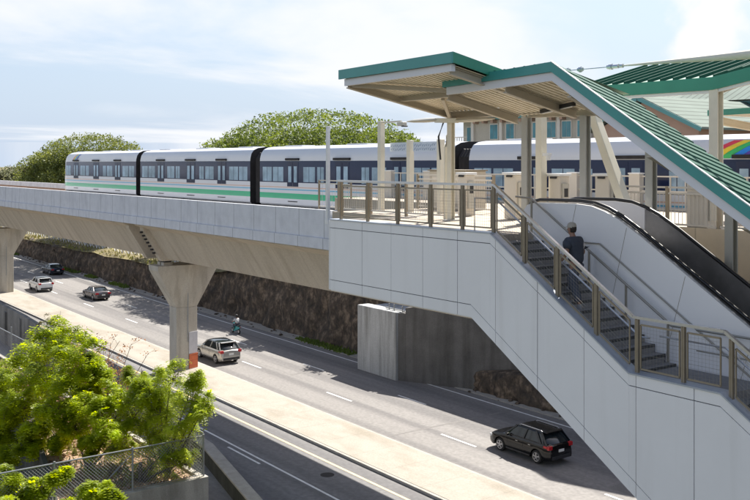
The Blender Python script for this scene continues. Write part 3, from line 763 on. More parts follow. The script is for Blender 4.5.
# right hand canopy with standing seams
cc = thing('platform_canopy', 'green edged butterfly canopy on a cream column at the upper right', 'canopy', (-14.97, 22, 13.1))
def pz(x, p): return 18.07+(0.005*(-x-14.97) if x < -14.97 else .16*(x+14.97))+.26*(p-22)
x0c, x1c, Pn, Pf = -19.6, -6.0, 22.0, 25.2
b = MB()
b.prism([(x0c,Pn-.05,pz(x0c,Pn)-.34),(-14.97,Pn-.05,pz(-14.97,Pn)-.34),(-14.97,Pn-.05,pz(-14.97,Pn)),(x0c,Pn-.05,pz(x0c,Pn))], (0,.05,0))
b.prism([(-14.97,Pn-.05,pz(-14.97,Pn)-.34),(x1c,Pn-.05,pz(x1c,Pn)-.34),(x1c,Pn-.05,pz(x1c,Pn)),(-14.97,Pn-.05,pz(-14.97,Pn))], (0,.05,0))
b.build('near_fascia', 'green', cc)
b = MB(); b.prism([(x0c,Pn,pz(x0c,Pn)-.42),(-14.97,Pn,pz(-14.97,Pn)-.42),(x1c,Pn,pz(x1c,Pn)-.42),(x1c,Pn,pz(x1c,Pn)-.343),(-14.97,Pn,pz(-14.97,Pn)-.343),(x0c,Pn,pz(x0c,Pn)-.343)], (0,.1,0)); b.build('gutter', 'cabinet_top', cc)
b = MB()
for a, c in ((x0c,-14.97),(-14.97,x1c)):
    b.poly([(a,Pn,pz(a,Pn)-.02),(c,Pn,pz(c,Pn)-.02),(c,Pf,pz(c,Pf)-.02),(a,Pf,pz(a,Pf)-.02)])
b.build('roof_pan', 'roofgreen', cc)
for a, c in ((x0c,-14.97),(-14.97,x1c)):
    soffit_sheet(cc, [(a,Pn+.1,pz(a,Pn)-.3),(c,Pn+.1,pz(c,Pn)-.3),(c,Pf,pz(c,Pf)-.3),(a,Pf,pz(a,Pf)-.3)], int((c-a)/.2), .05)
b = MB(); X = x0c
while X < x1c:
    b.prism([(X,Pn,pz(X,Pn)-.02),(X,Pf,pz(X,Pf)-.02),(X,Pf,pz(X,Pf)+.07),(X,Pn,pz(X,Pn)+.07)], (.045,0,0)); X += .42
b.build('standing_seam', 'seam', cc)
b = MB(); b.col(-14.95, 22.1, 14.05, 17.75, .26); b.m = 1; b.box(-15.15,-14.75,21.9,22.3,14.052,14.10); b.build('column', ['cream', 'galv'], cc)
b = MB(); b.col(-8.5, 22.1, 14.05, 18.7, .26); b.build('column', 'cream', cc)
b = MB(); b.ibeam((x0c+.2,23.4,18.0),(-14.97,23.4,18.02), .12, .2); b.ibeam((-14.97,22.1,17.7),(-14.97,25,18.45), .12, .2); b.build('beam', 'beam', cc)
# low teal canopy far right
cd = thing('platform_canopy', 'small far canopy with teal edge at the right margin under the green one', 'canopy', (-16, 27, 14))
b = MB(); b.prism([(-17.9,26.0,17.28),(-10,26.0,17.32),(-10,26.0,17.52),(-17.9,26.0,17.46)], (0,.05,0)); b.build('near_fascia', 'teal', cd)
b = MB(); b.xz([(-17.85,17.3),(-10,17.35),(-10,17.4),(-17.85,17.35)], 26.06, 29.0); b.build('roof_sheet', 'soffit', cd)
b = MB(); b.ibeam((-17.7,26.1,17.15),(-17.0,28.9,16.75), .14, .24); b.ibeam((-17.2,27.5,17.0),(-10,27.5,17.1), .14, .24); b.build('beam', 'soffit', cd)
b = MB(); b.col(-15.7, 27.5, 14.05, 17.0, .24); b.build('column', 'cream', cd)

# mast boom and turnbuckle above the canopies
bm_ = thing('tie_boom', 'long tapering cream tie boom with steel turnbuckles above the right canopy', 'tie rod', (-16, 18, 18))
b = MB(); A = Vector((-16.75,18.6,18.22)); 
b.xz([(-17.05,17.6),(-16.62,17.6),(-16.68,18.06),(-16.95,18.08)], 18.48, 18.75); b.build('anchor_plate', 'roofgreen', bm_)
def at(t): return Vector((-16.85,18.6,18.2))+Vector((1.,.0,-.012))*t
b = MB(); b.tube([at(-.35), at(1.3)], .012, 6)
for t in (-.12, .32): b.tube([at(t-.08), at(t+.08)], .05, 8); b.tube([at(t-.025), at(t+.025)], .075, 8)
b.tube([at(1.2), at(1.55)], .055, 8); b.tube([at(1.27), at(1.35)], .075, 8); b.tube([at(1.6), at(1.68)], .05, 8)
b.build('turnbuckle', 'rail_steel', bm_, smooth=40)
b = MB(); ps = [(1.5,.015),(2.2,.03),(3.5,.055),(5.0,.10),(7.0,.16),(11,.2)]
rs = []
for t, r in ps:
    p = at(t)+Vector((0,0,.01*t*0))
    rs.append([p+Vector((0, math.cos(a)*r, math.sin(a)*r)) for a in [k*math.pi/5 for k in range(10)]])
b.rings(rs); b.build('boom', 'cream', bm_, smooth=40)

# ------------------------------------------------------------------ things on the platform
cabs = None
labs = ['cream fare cabinet with white cap just right of the pale canopy column', 'cream fare cabinet with white cap beside the first grey stair canopy column',
        'cream fare cabinet with white cap behind the middle cream pole', 'cream fare cabinet with white cap beside the leaning strut', 'cream ribbed cabinet, rightmost of the row behind the escalator']
for i, (x, w, h) in enumerate([(-23.6,.40,1.44),(-21.35,.52,1.46),(-19.5,.46,1.44),(-17.7,.5,1.46),(-15.05,.62,1.35)]):
    y = 21.6 if x > -16 else 21.0
    t = thing('fare_cabinet', labs[i], 'cabinet', (x, y, 14.05), group='cream cabinets in a row on the platform')
    b = MB(); b.box(x-w/2, x+w/2, y-.2, y+.2, 14.06, 14.05+h-.08); b.build('housing', 'cabinet', t, bevel=.02)
    b = MB(); b.box(x-w/2-.05, x+w/2+.05, y-.25, y+.25, 14.05+h-.078, 14.05+h); b.m = 1; b.box(x-.12, x+.12, y-.26, y-.21, 14.05+h-.15, 14.05+h-.09); b.build('cap', ['cabinet_top', 'plastic'], t, bevel=.01)
    b = MB(); b.box(x+w/2+.001, x+w/2+.06, y-.13, y+.13, 14.3, 15.2); b.m = 1; b.box(x+w/2+.061, x+w/2+.065, y-.08, y+.08, 14.8, 15.05); b.build('service_panel', ['lampgrey', 'plastic'], t)
# platform edge gates
pg = thing('platform_gates', 'row of waist high glass and cream gates along the train side platform edge', 'platform gates', (-20, 29.3, 14.05))
X = -39
while X < 20:
    b = MB(); b.box(X, X+.5, 29.15, 29.4, 14.06, 15.38); b.m = 1; b.box(X-.02, X+.52, 29.12, 29.43, 15.382, 15.43); b.build('gate_post', ['cabinet', 'cabinet_top'], pg)
    b = MB()
    for z in (14.1, 14.75, 15.3): b.bar((X+.5, 29.27, z), (X+3.1, 29.27, z), .04, .05)
    for k in range(1, 4): b.bar((X+.5+.65*k, 29.27, 14.07), (X+.5+.65*k, 29.27, 15.3), .04, .05)
    b.build('gate_frame', 'cabinet', pg)
    X += 3.1
# long rail behind the escalator opening
def simple_rail(label, x0, x1, y, name='guard_rail', zb=14.05, h=1.1, step=1.5, pick=.12, mats=('bronze','cabinet')):
    t = thing(name, label, 'railing', ((x0+x1)/2, y, zb))
    b = MB()
    for dz in (h, h-.16, .12): b.bar((x0,y,zb+dz), (x1,y,zb+dz), .05, .05)
    b.build('rail', mats[1], t)
    n = int((x1-x0)/step)
    for k in range(n+1):
        x = x0+(x1-x0)*k/n; b = MB(); b.box(x-.04, x+.04, y-.04, y+.04, zb+.002, zb+h+.03); b.build('post', mats[0], t)
    b = MB(); X = x0+pick
    while X < x1: b.bar((X,y,zb+.14),(X,y,zb+h-.18), .012, .012); X += pick
    b.build('picket', mats[1], t)
    return t
simple_rail('beige guard rail along the far side of the escalator opening', -17.5, 6, 21.36)
simple_rail('beige guard rail across the platform behind the left end railing', -28.4, -22.5, 19.15, h=1.08)
simple_rail('beige guard rail halfway across the platform left of the cream column', -28.4, -24.2, 22.8, h=1.3, step=1.1)
t = simple_rail('tall beige end rail standing on the guideway parapet beside the pale pole', -41.5, -38.6, 26.75, zb=13.45, h=1.45, step=1.45, pick=.3)
# equipment cabinet behind the railing at the left end
t = thing('equipment_box', 'wide drab equipment box behind the left end of the railing', 'box', (-30, 23.6, 14.05))
b = MB(); b.box(-31.2+3, -29.1+3, 23.2, 24.2, 14.051, 15.5); b.build('housing', 'beam', t, bevel=.02)
b = MB(); b.box(-31.25+3, -29.05+3, 23.15, 24.25, 15.502, 15.55); b.m = 1; b.box(-28.0, -26.4, 23.17, 23.2, 14.3, 15.3); b.build('lid', ['bronze', 'cabinet'], t)
# poles
def W(x, y, z): return (x, y, z)
tag(MB().box(-39.85,-39.69,26.08,26.24,12.95,17.65).box(-39.92,-39.62,26.06,26.37,12.75,12.95).build('pale_pole', 'cabinet_top', bevel=.01), 'slim white pole fixed to the outside of the guideway parapet', 'pole')
lp = thing('lamp_post', 'cream post with a short lamp arm left of the patterned panels', 'lamp post', (-28.2, 20.9, 14.05))
b = MB(); b.box(-28.3,-28.1,20.8,21.0,14.052,17.35); b.build('post', 'cream', lp, bevel=.01)
b = MB(); b.bar((-28.12,20.9,17.3),(-27.0,20.9,17.3), .07, .06); b.build('arm', 'cream', lp)
b = MB(); b.cbox((-26.95,20.9,17.2),(.34,.2,.14)); b.m = 1; b.cbox((-26.8,20.9,17.12),(.16,.2,.05)); b.build('floodlight', ['lampgrey', 'plastic'], lp, bevel=.02)
sf = thing('panel_frame', 'pair of square cream posts carrying two blue patterned panels', 'frame', (-27, 21.2, 14.05))
for x in (-26.85, -25.15):
    b = MB(); b.box(x-.10, x+.10, 21.1, 21.3, 14.052, 16.62); b.build('post', 'cream', sf, bevel=.01)
M['pattern'] = mat('patterned_panel', (.55,.62,.72), .4, var=.04, scale=3)
M['pattern_mark'] = mat('pattern_stroke', (.22,.30,.44), .4, var=.1)
for x0, x1 in ((-28.05,-27.02),(-26.68,-25.32)):
    b = MB(); b.box(x0, x1, 21.2, 21.25, 16.22, 16.55); b.m = 1
    k = x0+.06
    while k < x1-.12:
        for z in (16.27, 16.40):
            j = random.uniform(-.02,.02); b.prism([(k,21.195,z+j),(k+.07,21.195,z+.08+j),(k+.09,21.195,z+.06+j),(k+.02,21.195,z-.02+j)], (0,.004,0))
        k += .11
    b.build('patterned_panel', ['pattern', 'pattern_mark'], sf)
sl_ = thing('platform_lamp', 'double headed cream lamp on the canopy column beside the hooked pipe', 'lamp', (-21.8, 18.6, 16.9))
def head(x0, x1, z, y):
    b = MB(); rs = []
    for t, w, h in ((0,.03,.02),(.2,.11,.05),(.6,.13,.07),(.9,.09,.06),(1,.04,.04)):
        x = x0+(x1-x0)*t; rs.append([(x, y+w*math.cos(a), z+h*math.sin(a)) for a in [k*math.pi/4 for k in range(8)]])
    b.rings(rs); return b.build('lamp_head', 'lampgrey', sl_, smooth=50)
head(-23.7,-22.15,17.12,18.6); head(-19.7,-21.4,17.06,18.6)
b = MB(); b.bar((-22.3,18.6,17.1),(-21.3,18.6,17.06), .1, .14); b.build('bracket', 'cream', sl_)
tag(MB().tube([(-22.3,19.0,14.06),(-22.3,19.0,16.3),(-22.22,19.0,16.62),(-22.05,18.98,16.74),(-21.92,18.95,16.80)], .055, 8).build('hooked_pipe', 'cream', smooth=60), 'hooked cream pipe bending onto the leftmost canopy column', 'pipe')
# cream posts among the grey columns
cp = thing('camera_pole', 'square cream pole with a white camera between two grey columns', 'pole', (-19.85, 20.6, 14.05))
b = MB(); b.box(-19.97,-19.73,20.5,20.74,14.052,17.25); b.build('post', 'cream', cp, bevel=.01)
b = MB(); b.cbox((-19.5,20.5,16.05),(.28,.1,.08)); b.tube([(-19.4,20.45,16.03),(-19.4,20.45,15.88)], .07, 8); b.build('camera', 'cabinet_top', cp, smooth=40)

# ------------------------------------------------------------------ person on the stairs
def skin_obj(name, pts, edges, radii, m, parent, sub=2, root=0):
    me = bpy.data.meshes.new(name); off = Vector((0,0,0)); p = parent
    while p: off += p.location; p = p.parent
    me.from_pydata([Vector(q)-off for q in pts], edges, []); me.materials.append(M[m])
    o = bpy.data.objects.new(name, me); COL.objects.link(o); o.parent = parent
    k = o.modifiers.new('skin', 'SKIN'); k.use_smooth_shade = True
    for i, r in enumerate(radii):
        r = r if isinstance(r, tuple) else (r, r)
        me.skin_vertices[0].data[i].radius = r; me.skin_vertices[0].data[i].use_root = (i == root)
    if sub: s_ = o.modifiers.new('sub', 'SUBSURF'); s_.levels = sub; s_.render_levels = sub
    return o
def lathe_ellip(b, rows, n=14):
    """rows: (cx, cy, z, rx, ry)"""
    b.rings([[(cx+rx*math.cos(a), cy+ry*math.sin(a), z) for a in [2*math.pi*k/n for k in range(n)]] for cx, cy, z, rx, ry in rows]); return b
px_, py_ = -14.72, 16.42
def stepz(x): return 14.05-(int((x+16.78)/.277)+1)*.17
pe = thing('person', 'man in a charcoal t-shirt, jeans and tan cap climbing the stairs', 'person', (px_, py_, stepz(px_)))
zA = stepz(-14.50); zB = stepz(-14.95)     # rear foot, front foot (climbing towards -X)
hip = Vector((-14.72, py_, zA+.97))
def q(dx, dy, dz): return (hip.x+dx, hip.y+dy, hip.z+dz)
pts = [q(0,0,0), q(-.02,0,.22), q(-.05,0,.42), q(-.08,0,.52), q(-.11,0,.60), q(-.14,0,.70),
       q(-.07,-.19,.44), q(-.02,-.27,.20), q(-.17,-.29,.02),        # near arm: shoulder elbow wrist
       q(-.07,.19,.44), q(-.03,.27,.20), q(-.20,.30,.05),
       q(.0,-.10,-.05), q(.03,-.11,-.46), q(.19,-.11,-.88), q(.05,-.12,-.93),
       q(.0,.10,-.05), q(-.26,.11,-.36), q(-.18,.11,-.70), q(-.32,.11,-.75)]
edges = [(0,1),(1,2),(2,3),(3,4),(4,5),(2,6),(6,7),(7,8),(2,9),(9,10),(10,11),(0,12),(12,13),(13,14),(14,15),(0,16),(16,17),(17,18),(18,19)]
rad = [(.14,.11),(.14,.11),(.16,.12),(.06,.06),(.055,.055),(.06,.06),.06,.045,.03,.06,.045,.03,.09,.06,.042,.04,.09,.06,.042,.04]
skin_obj('body', pts, edges, rad, 'skin', pe)
skin_obj('shirt', [q(0,0,-.06), q(-.01,0,.12), q(-.03,0,.28), q(-.06,0,.44), q(-.09,0,.53), q(-.065,-.19,.44), q(-.03,-.265,.27), q(-.065,.19,.44), q(-.03,.265,.27)],
         [(0,1),(1,2),(2,3),(3,4),(3,5),(5,6),(3,7),(7,8)], [(.19,.17),(.19,.17),(.21,.18),(.19,.16),(.07,.07),.12,.10,.12,.10], 'shirt', pe)
skin_obj('jeans', [q(0,0,.02), q(0,0,-.06), q(.0,-.10,-.12), q(.03,-.11,-.46), q(.18,-.11,-.84), q(.0,.10,-.12), q(-.26,.11,-.36), q(-.19,.11,-.66)],
         [(0,1),(1,2),(2,3),(3,4),(1,5),(5,6),(6,7)], [(.17,.15),(.18,.16),.13,.10,.085,.13,.10,.085], 'jeans', pe)
for foot_, a, z in ((q(.12,-.11,0), 0, zA), (q(-.24,.11,0), 0, zB)):
    b = MB(); x, y = foot_[0], foot_[1]
    lathe_ellip(b, [(x-.02,y,z+.005,.145,.05),(x-.02,y,z+.03,.15,.055),(x-.0,y,z+.07,.12,.05),(x+.04,y,z+.11,.06,.045)]); b.build('shoe', 'shoe', pe, smooth=60)
hc = Vector(q(-.12,0,.705))
b = MB(); lathe_ellip(b, [(hc.x+.02,hc.y,hc.z-.20,.065,.07),(hc.x+.02,hc.y,hc.z-.14,.06,.06),(hc.x-.02,hc.y,hc.z-.10,.065,.055),(hc.x-.01,hc.y,hc.z-.03,.09,.072),(hc.x,hc.y,hc.z+.03,.098,.077),(hc.x,hc.y,hc.z+.09,.085,.068),(hc.x,hc.y,hc.z+.125,.03,.03)])
b.cbox((hc.x-.102,hc.y,hc.z-.02),(.04,.028,.045)); b.cbox((hc.x+.005,hc.y-.078,hc.z-.01),(.035,.016,.055)); b.cbox((hc.x+.005,hc.y+.078,hc.z-.01),(.035,.016,.055))
b.build('head', 'skin', pe, smooth=60)
b = MB(); lathe_ellip(b, [(hc.x+.03,hc.y,hc.z-.075,.06,.06),(hc.x+.03,hc.y,hc.z-.02,.078,.078),(hc.x+.02,hc.y,hc.z+.045,.088,.083)]); b.build('hair', 'hair', pe, smooth=60)
b = MB(); lathe_ellip(b, [(hc.x,hc.y,hc.z+.025,.108,.09),(hc.x,hc.y,hc.z+.07,.108,.09),(hc.x,hc.y,hc.z+.115,.09,.075),(hc.x,hc.y,hc.z+.14,.04,.035)])
b.rings([[(hc.x-.06,hc.y-.07,hc.z+.03),(hc.x-.06,hc.y+.07,hc.z+.03),(hc.x-.06,hc.y+.07,hc.z+.045),(hc.x-.06,hc.y-.07,hc.z+.045)],
         [(hc.x-.19,hc.y-.05,hc.z+.02),(hc.x-.19,hc.y+.05,hc.z+.02),(hc.x-.19,hc.y+.05,hc.z+.03),(hc.x-.19,hc.y-.05,hc.z+.03)]])
b.build('cap', 'cap', pe, smooth=50)
for sy, (wx, wy, wz) in ((-1, q(-.17,-.29,.02)), (1, q(-.20,.30,.05))):
    pts = [(wx,wy,wz),(wx-.07,wy,wz-.03)]; ed = [(0,1)]; rd = [(.026,.02),(.034,.018)]
    for k, (dy, L) in enumerate(((-.025,.06),(-.009,.075),(.008,.07),(.024,.055))):
        i = len(pts); pts += [(wx-.10,wy+dy,wz-.045),(wx-.10-L*.5,wy+dy,wz-.07),(wx-.09-L*.6,wy+dy,wz-.10)]; ed += [(1,i),(i,i+1),(i+1,i+2)]; rd += [.010,.009,.008]
    i = len(pts); pts += [(wx-.05,wy-sy*.035,wz-.05),(wx-.08,wy-sy*.045,wz-.085)]; ed += [(0,i),(i,i+1)]; rd += [.012,.009]
    skin_obj('hand', pts, ed, rd, 'skin', pe, 1)

pe.scale = (1.06, 1.06, 1.07)
# ------------------------------------------------------------------ cars (local frame: front towards -X)
def make_wheel(par, x, y, r, w=.23):
    s = -1 if y < 0 else 1
    b = MB(); rs = []
    for yy_, rr in ((-w/2,r-.03),(-w/2+.03,r),(w/2-.03,r),(w/2,r-.03)):
        rs.append([(x+rr*math.cos(a), y+yy_, r+rr*math.sin(a)) for a in [k*math.pi/12 for k in range(24)]])
    b.rings(rs); t = b.build('wheel', 'tyre', par, smooth=40)
    b = MB(); yo = y+s*(w/2+.004)
    b.disc((x, yo-s*.0, r), r*.66, 1, .012, 24); b.m = 1
    b.build('rim', ['plastic'], t)
    b = MB()
    for k in range(5):
        a = k*2*math.pi/5+.3; b.bar((x, yo+s*.012, r), (x+r*.64*math.cos(a), yo+s*.012, r+r*.64*math.sin(a)), .012, r*.2, up=(math.sin(a),0,-math.cos(a)) )
    rr = [[(x+q_*math.cos(a), yo+s*o_, r+q_*math.sin(a)) for a in [k*math.pi/12 for k in range(24)]] for q_, o_ in ((r*.60,.008),(r*.68,.014),(r*.70,.0))]
    b.rings(rr, caps=False); b.disc((x, yo+s*.014, r), r*.13, 1, .012, 10)
    b.build('spokes', 'chrome', t)
def interp(K, x):
    if x <= K[0][0]: return K[0][1]
    for (a, za), (c, zc) in zip(K, K[1:]):
        if x <= c: return za+(zc-za)*(x-a)/(c-a)
    return K[-1][1]
def make_car(name, label, cat, paint, suv, L, Wd, H, loc, rz=0, rails=False, darkroof=False, group='vehicles driving away on the highway'):
    root = thing(name, label, cat, (0,0,0), 0, group)
    h = L/2; w = Wd/2; r = .35 if suv else .32
    xf, xr = -h+.92, h-.92 if suv else h-1.0
    if suv:
        deck = [(-h,.62),(-h+.06,.80),(-h+.35,.95),(-h+1.15,1.06),(-h+1.5,1.08),(h-.3,1.12),(h-.08,1.06),(h,.80)]
        ga, gb, gc, gd = -h+1.18, -h+2.05, h-.75, h-.16      # windscreen base, roof front, roof rear, rear glass base
    else:
        deck = [(-h,.58),(-h+.06,.70),(-h+.35,.82),(-h+1.2,.92),(h-1.0,.98),(h-.15,1.0),(h-.04,.92),(h,.72)]
        ga, gb, gc, gd = -h+1.25, -h+2.1, h-1.45, h-.72
    b = MB(); n = 64; rg = []
    for i in range(n+1):
        x = -h+L*i/n; e = min(x+h, h-x)
        ww = w*(1-.16*max(0, 1-e/.55)**2)
        zt = interp(deck, x); zb = .22 if not suv else .26
        arch = None
        for xw in (xf, xr):
            dx = abs(x-xw)
            if dx < r+.07: arch = r+math.sqrt((r+.07)**2-dx*dx)
        zl_ = zb+.06*max(0, 1-e/.3)
        za = max(zl_, arch or 0)
        mid = max(.55, za+.01); sh = max(zt-.14, mid+.02)
        half = [(0,zl_),(ww*.6,zl_),(ww*.62,za),(ww*.96,za),(ww*.995,max(za+.006,.42)),(ww,mid),(ww*.985,min(sh,zt-.05)),(ww*.93,zt-.03),(ww*.80,zt),(0,zt+.03)]
        rg.append([(x,-y,z) for y, z in half]+[(x,y,z) for y, z in half[::-1][1:-1]])
    b.rings(rg); body = b.build('body', paint, root, smooth=35)
    # cabin glass
    b = MB(); wb, wt = w*.90, w*.72; zr_ = H-.05
    zf_, zg = interp(deck, ga)+.01, interp(deck, gd)+.01
    rows = []
    def cab(x, zbot, ztop, wt_): return [(x,-wb,zbot),(x,-wt_,ztop),(x,0,ztop+.035),(x,wt_,ztop),(x,wb,zbot)]
    rows = [[(ga,-wb*.92,zf_),(ga,-wb*.6,zf_+.01),(ga-.02,0,zf_+.02),(ga,wb*.6,zf_+.01),(ga,wb*.92,zf_)],
            [(ga+.35,-wb,zf_-.02),(gb-.02,-wt,zr_-.04),(gb-.08,0,zr_-.01),(gb-.02,wt,zr_-.04),(ga+.35,wb,zf_-.02)],
            [(0,-wb,1.0 if suv else .9),(0,-wt-.02,zr_),(0,0,zr_+.03),(0,wt+.02,zr_),(0,wb,1.0 if suv else .9)],
            [(gd-.3,-wb,zg-.03),(gc,-wt,zr_-.06),(gc+.05,0,zr_-.03),(gc,wt,zr_-.06),(gd-.3,wb,zg-.03)],
            [(gd,-wb*.9,zg),(gd,-wb*.6,zg+.01),(gd+.02,0,zg+.02),(gd,wb*.6,zg+.01),(gd,wb*.9,zg)]]
    b.rings(rows, closed=False, caps=False); b.build('windows', 'carglass', root, smooth=40)
    # roof skin + pillars
    b = MB()
    ro = [[(x, y_, z_) for y_, z_ in ((-wt-.045,z-.05),(-wt-.01,z+.012),(-wt*.6,z+.035),(0,z+.05),(wt*.6,z+.035),(wt+.01,z+.012),(wt+.045,z-.05))] for x, z in ((gb-.06,zr_-.035),(gb+.25,zr_),(0,zr_+.012),(gc-.3,zr_-.01),(gc+.06,zr_-.05))]
    b.rings(ro, closed=False, caps=False); b.build('roof', 'carglass' if darkroof else paint, root, smooth=50)
    for s in (-1, 1):
        b = MB()
        def pil(xb, xt, wd=.07, zb0=None):
            zb_ = interp(deck, xb)-.02
            b.bar((xb, s*(wb+.012), zb_), (xt, s*(wt+.03), zr_-.02), .035, wd, up=(1,0,0))
        pil(ga+.1, gb, .09); pil((ga+gd)/2-.15, (gb+gc)/2-.1, .08)
        if suv: pil(gd-.5, gc-.38, .12); pil(gd-.06, gc+.02, .13)
        else: pil(gd-.12, gc-.02, .15)
        b.bar((ga+.15, s*(wb+.01), interp(deck, ga+.2)+.0), (gd-.1, s*(wb+.01), zg-.01), .03, .05)
        b.build('pillar', paint, root)
    if suv:
        b = MB(); b.box(gc-.02, gc+.30, -wt*.9, wt*.9, zr_-.035, zr_+.01); b.build('spoiler', paint, root, bevel=.01)
    if rails:
        b = MB()
        for s in (-1, 1): b.tube([(gb+.1, s*wt*.92, zr_+.02),(gb+.2, s*wt*.92, zr_+.075),(gc-.1, s*wt*.92, zr_+.06),(gc, s*wt*.92, zr_+.01)], .02, 6)
        b.build('roof_rail', 'chrome', root)
    for x in (xf, xr):
        for y in (-w+.13, w-.13): make_wheel(root, x, y, r)
    for s in (-1, 1):
        b = MB()
        if suv:
            b.cbox((h-.10, s*(w-.18), .98), (.16, .28, .20)); b.cbox((h-.28, s*(w-.035), 1.0), (.26, .05, .12))
        else:
            b.cbox((h-.06, s*(w-.20), .80), (.12, .36, .16)); b.cbox((h-.2, s*(w-.06), .80), (.2, .06, .12))
        b.build('tail_light', 'redlight', root, bevel=.015)
        b = MB(); b.cbox((-h+.17, s*(w-.22), .72 if suv else .64), (.22, .34, .12)); b.build('headlight', 'headl', root, bevel=.02)
        b = MB(); b.cbox((ga+.42, s*(w+.07), 1.10 if suv else .98), (.12, .17, .12)); b.build('mirror', paint, root, bevel=.02)
        for xh in (ga+1.05, ga+2.0): MB().cbox((xh, s*(w+.004), .88 if suv else .78), (.16, .02, .025)).build('door_handle', 'chrome', root)
        b = MB()
        for xs_ in ((ga+gd)/2-.12, ga+.35, gd-.65 if suv else gd-.4): b.box(xs_-.004, xs_+.004, min(s*(w*.99), s*(w+.0015)), max(s*(w*.99), s*(w+.0015)), .5, .93)
        b.build('door_seam', 'plastic', root)
    MB().box(h-.04, h+.03, -w*.74, w*.74, .34, .52).build('rear_bumper', 'plastic', root, bevel=.015); MB().box(-h-.03, -h+.05, -w*.72, w*.72, .30, .5).build('front_bumper', 'plastic', root, bevel=.015)
    for s in (-1, 1): MB().box(xf+r+.12, xr-r-.12, min(s*(w-.03), s*(w+.008)), max(s*(w-.03), s*(w+.008)), .27, .36).build('sill_trim', 'plastic', root, bevel=.015)
    b = MB(); b.box(h+.02 if not suv else h-.005, h+.045 if not suv else h+.02, -.2, .2, .58 if not suv else .70, .72 if not suv else .84); b.build('licence_plate', 'plate', root)
    root.location = loc; root.rotation_euler = (0, math.atan(-SL), rz)
    return root
pb_ = carpaint('black_car_paint', (.004,.004,.005), .0); ps_ = carpaint('silver_car_paint', (.50,.48,.44), .45)
pw_ = carpaint('white_car_paint', (.78,.78,.78), .0); pgr = carpaint('grey_car_paint', (.17,.15,.15), .4); pbl = carpaint('dark_blue_car_paint', (.012,.02,.04), .4)
def rl(x, y): return (x, y, zr(x)+.006)
make_car('parked_car' if False else 'suv', 'black suv passing beside the white stairway cladding', 'car', pb_, True, 4.6, 1.9, 1.7, rl(-36.95, 37.5), rails=True)
make_car('suv', 'silver suv with dark roof beside the pier with the orange foot', 'car', ps_, True, 4.7, 1.9, 1.68, rl(-68.9, 34.75), darkroof=True)
make_car('suv', 'white suv near the far left pier', 'car', pw_, True, 4.5, 1.85, 1.66, rl(-117.0, 35.3), rails=True, darkroof=True)
make_car('sedan', 'grey sedan with red tail lights in the middle lane', 'car', pgr, False, 4.7, 1.8, 1.44, rl(-106.6, 38.4))
make_car('sedan', 'dark blue sedan in the lane next to the rock cutting', 'car', pbl, False, 4.7, 1.82, 1.42, rl(-132.5, 41.6))

# moped and rider
mx_, my_ = -78.0, 41.2; mz = zr(mx_)+.006
mo = thing('moped', 'teal moped ridden along the lane beside the rock cutting', 'moped', (mx_, my_, mz))
for x in (-.62, .58):
    b = MB(); rs = [[(mx_+x+rr*math.cos(a), my_+yy_, mz+.24+rr*math.sin(a)) for a in [k*math.pi/9 for k in range(18)]] for yy_, rr in ((-.05,.21),(-.03,.24),(.03,.24),(.05,.21))]
    b.rings(rs); wv = b.build('wheel', 'tyre', mo, smooth=40); b = MB(); b.disc((mx_+x, my_, mz+.24), .13, 1, .11, 12); b.build('rim', 'chrome', wv)
b = MB(); b.rings([[(mx_+x, my_-w_, mz+z0),(mx_+x, my_+w_, mz+z0),(mx_+x, my_+w_*.7, mz+z1),(mx_+x, my_-w_*.7, mz+z1)] for x, w_, z0, z1 in ((-.42,.10,.30,.95),(-.30,.16,.26,.92),(-.22,.15,.24,.36),(.05,.15,.24,.36),(.15,.15,.3,.68),(.5,.14,.42,.72),(.78,.06,.55,.70))])
b.build('fairing', 'moped_teal', mo, smooth=35)
b = MB(); b.rings([[(mx_+x, my_-.12, mz+.70),(mx_+x, my_+.12, mz+.70),(mx_+x, my_+.10, mz+z1),(mx_+x, my_-.10, mz+z1)] for x, z1 in ((.05,.76),(.3,.80),(.7,.84))]); b.build('seat', 'plastic', mo)
b = MB(); b.tube([(mx_-.62,my_,mz+.24),(mx_-.38,my_,mz+.98)], .03, 6); b.tube([(mx_-.3,my_-.3,mz+1.04),(mx_-.38,my_-.1,mz+1.0),(mx_-.38,my_+.1,mz+1.0),(mx_-.3,my_+.3,mz+1.04)], .018, 6); b.build('handlebar', 'plastic', mo)
b = MB(); b.cbox((mx_+.79,my_,mz+.66),(.04,.12,.07)); b.build('tail_light', 'redlight', mo)
ri = thing('person', 'moped rider in a pale top and dark helmet seated on the teal moped', 'person', (mx_+.25, my_, mz+.8))
def rq(x, y, z): return (mx_+x, my_+y, mz+z)
skin_obj('body', [rq(.25,0,.88),rq(.22,0,1.1),rq(.15,0,1.32),rq(.12,0,1.42),rq(.10,0,1.56), rq(.13,-.19,1.34),rq(-.02,-.27,1.12),rq(-.27,-.28,1.06), rq(.13,.19,1.34),rq(-.02,.27,1.12),rq(-.27,.28,1.06),
    rq(.2,-.1,.86),rq(-.2,-.15,.84),rq(-.12,-.13,.42),rq(-.25,-.13,.38), rq(.2,.1,.86),rq(-.2,.15,.84),rq(-.12,.13,.42),rq(-.25,.13,.38)],
    [(0,1),(1,2),(2,3),(3,4),(2,5),(5,6),(6,7),(2,8),(8,9),(9,10),(0,11),(11,12),(12,13),(13,14),(0,15),(15,16),(16,17),(17,18)],
    [.13,.13,.14,.06,.07,.06,.045,.032,.06,.045,.032,.09,.07,.05,.04,.09,.07,.05,.04], 'skin', ri)
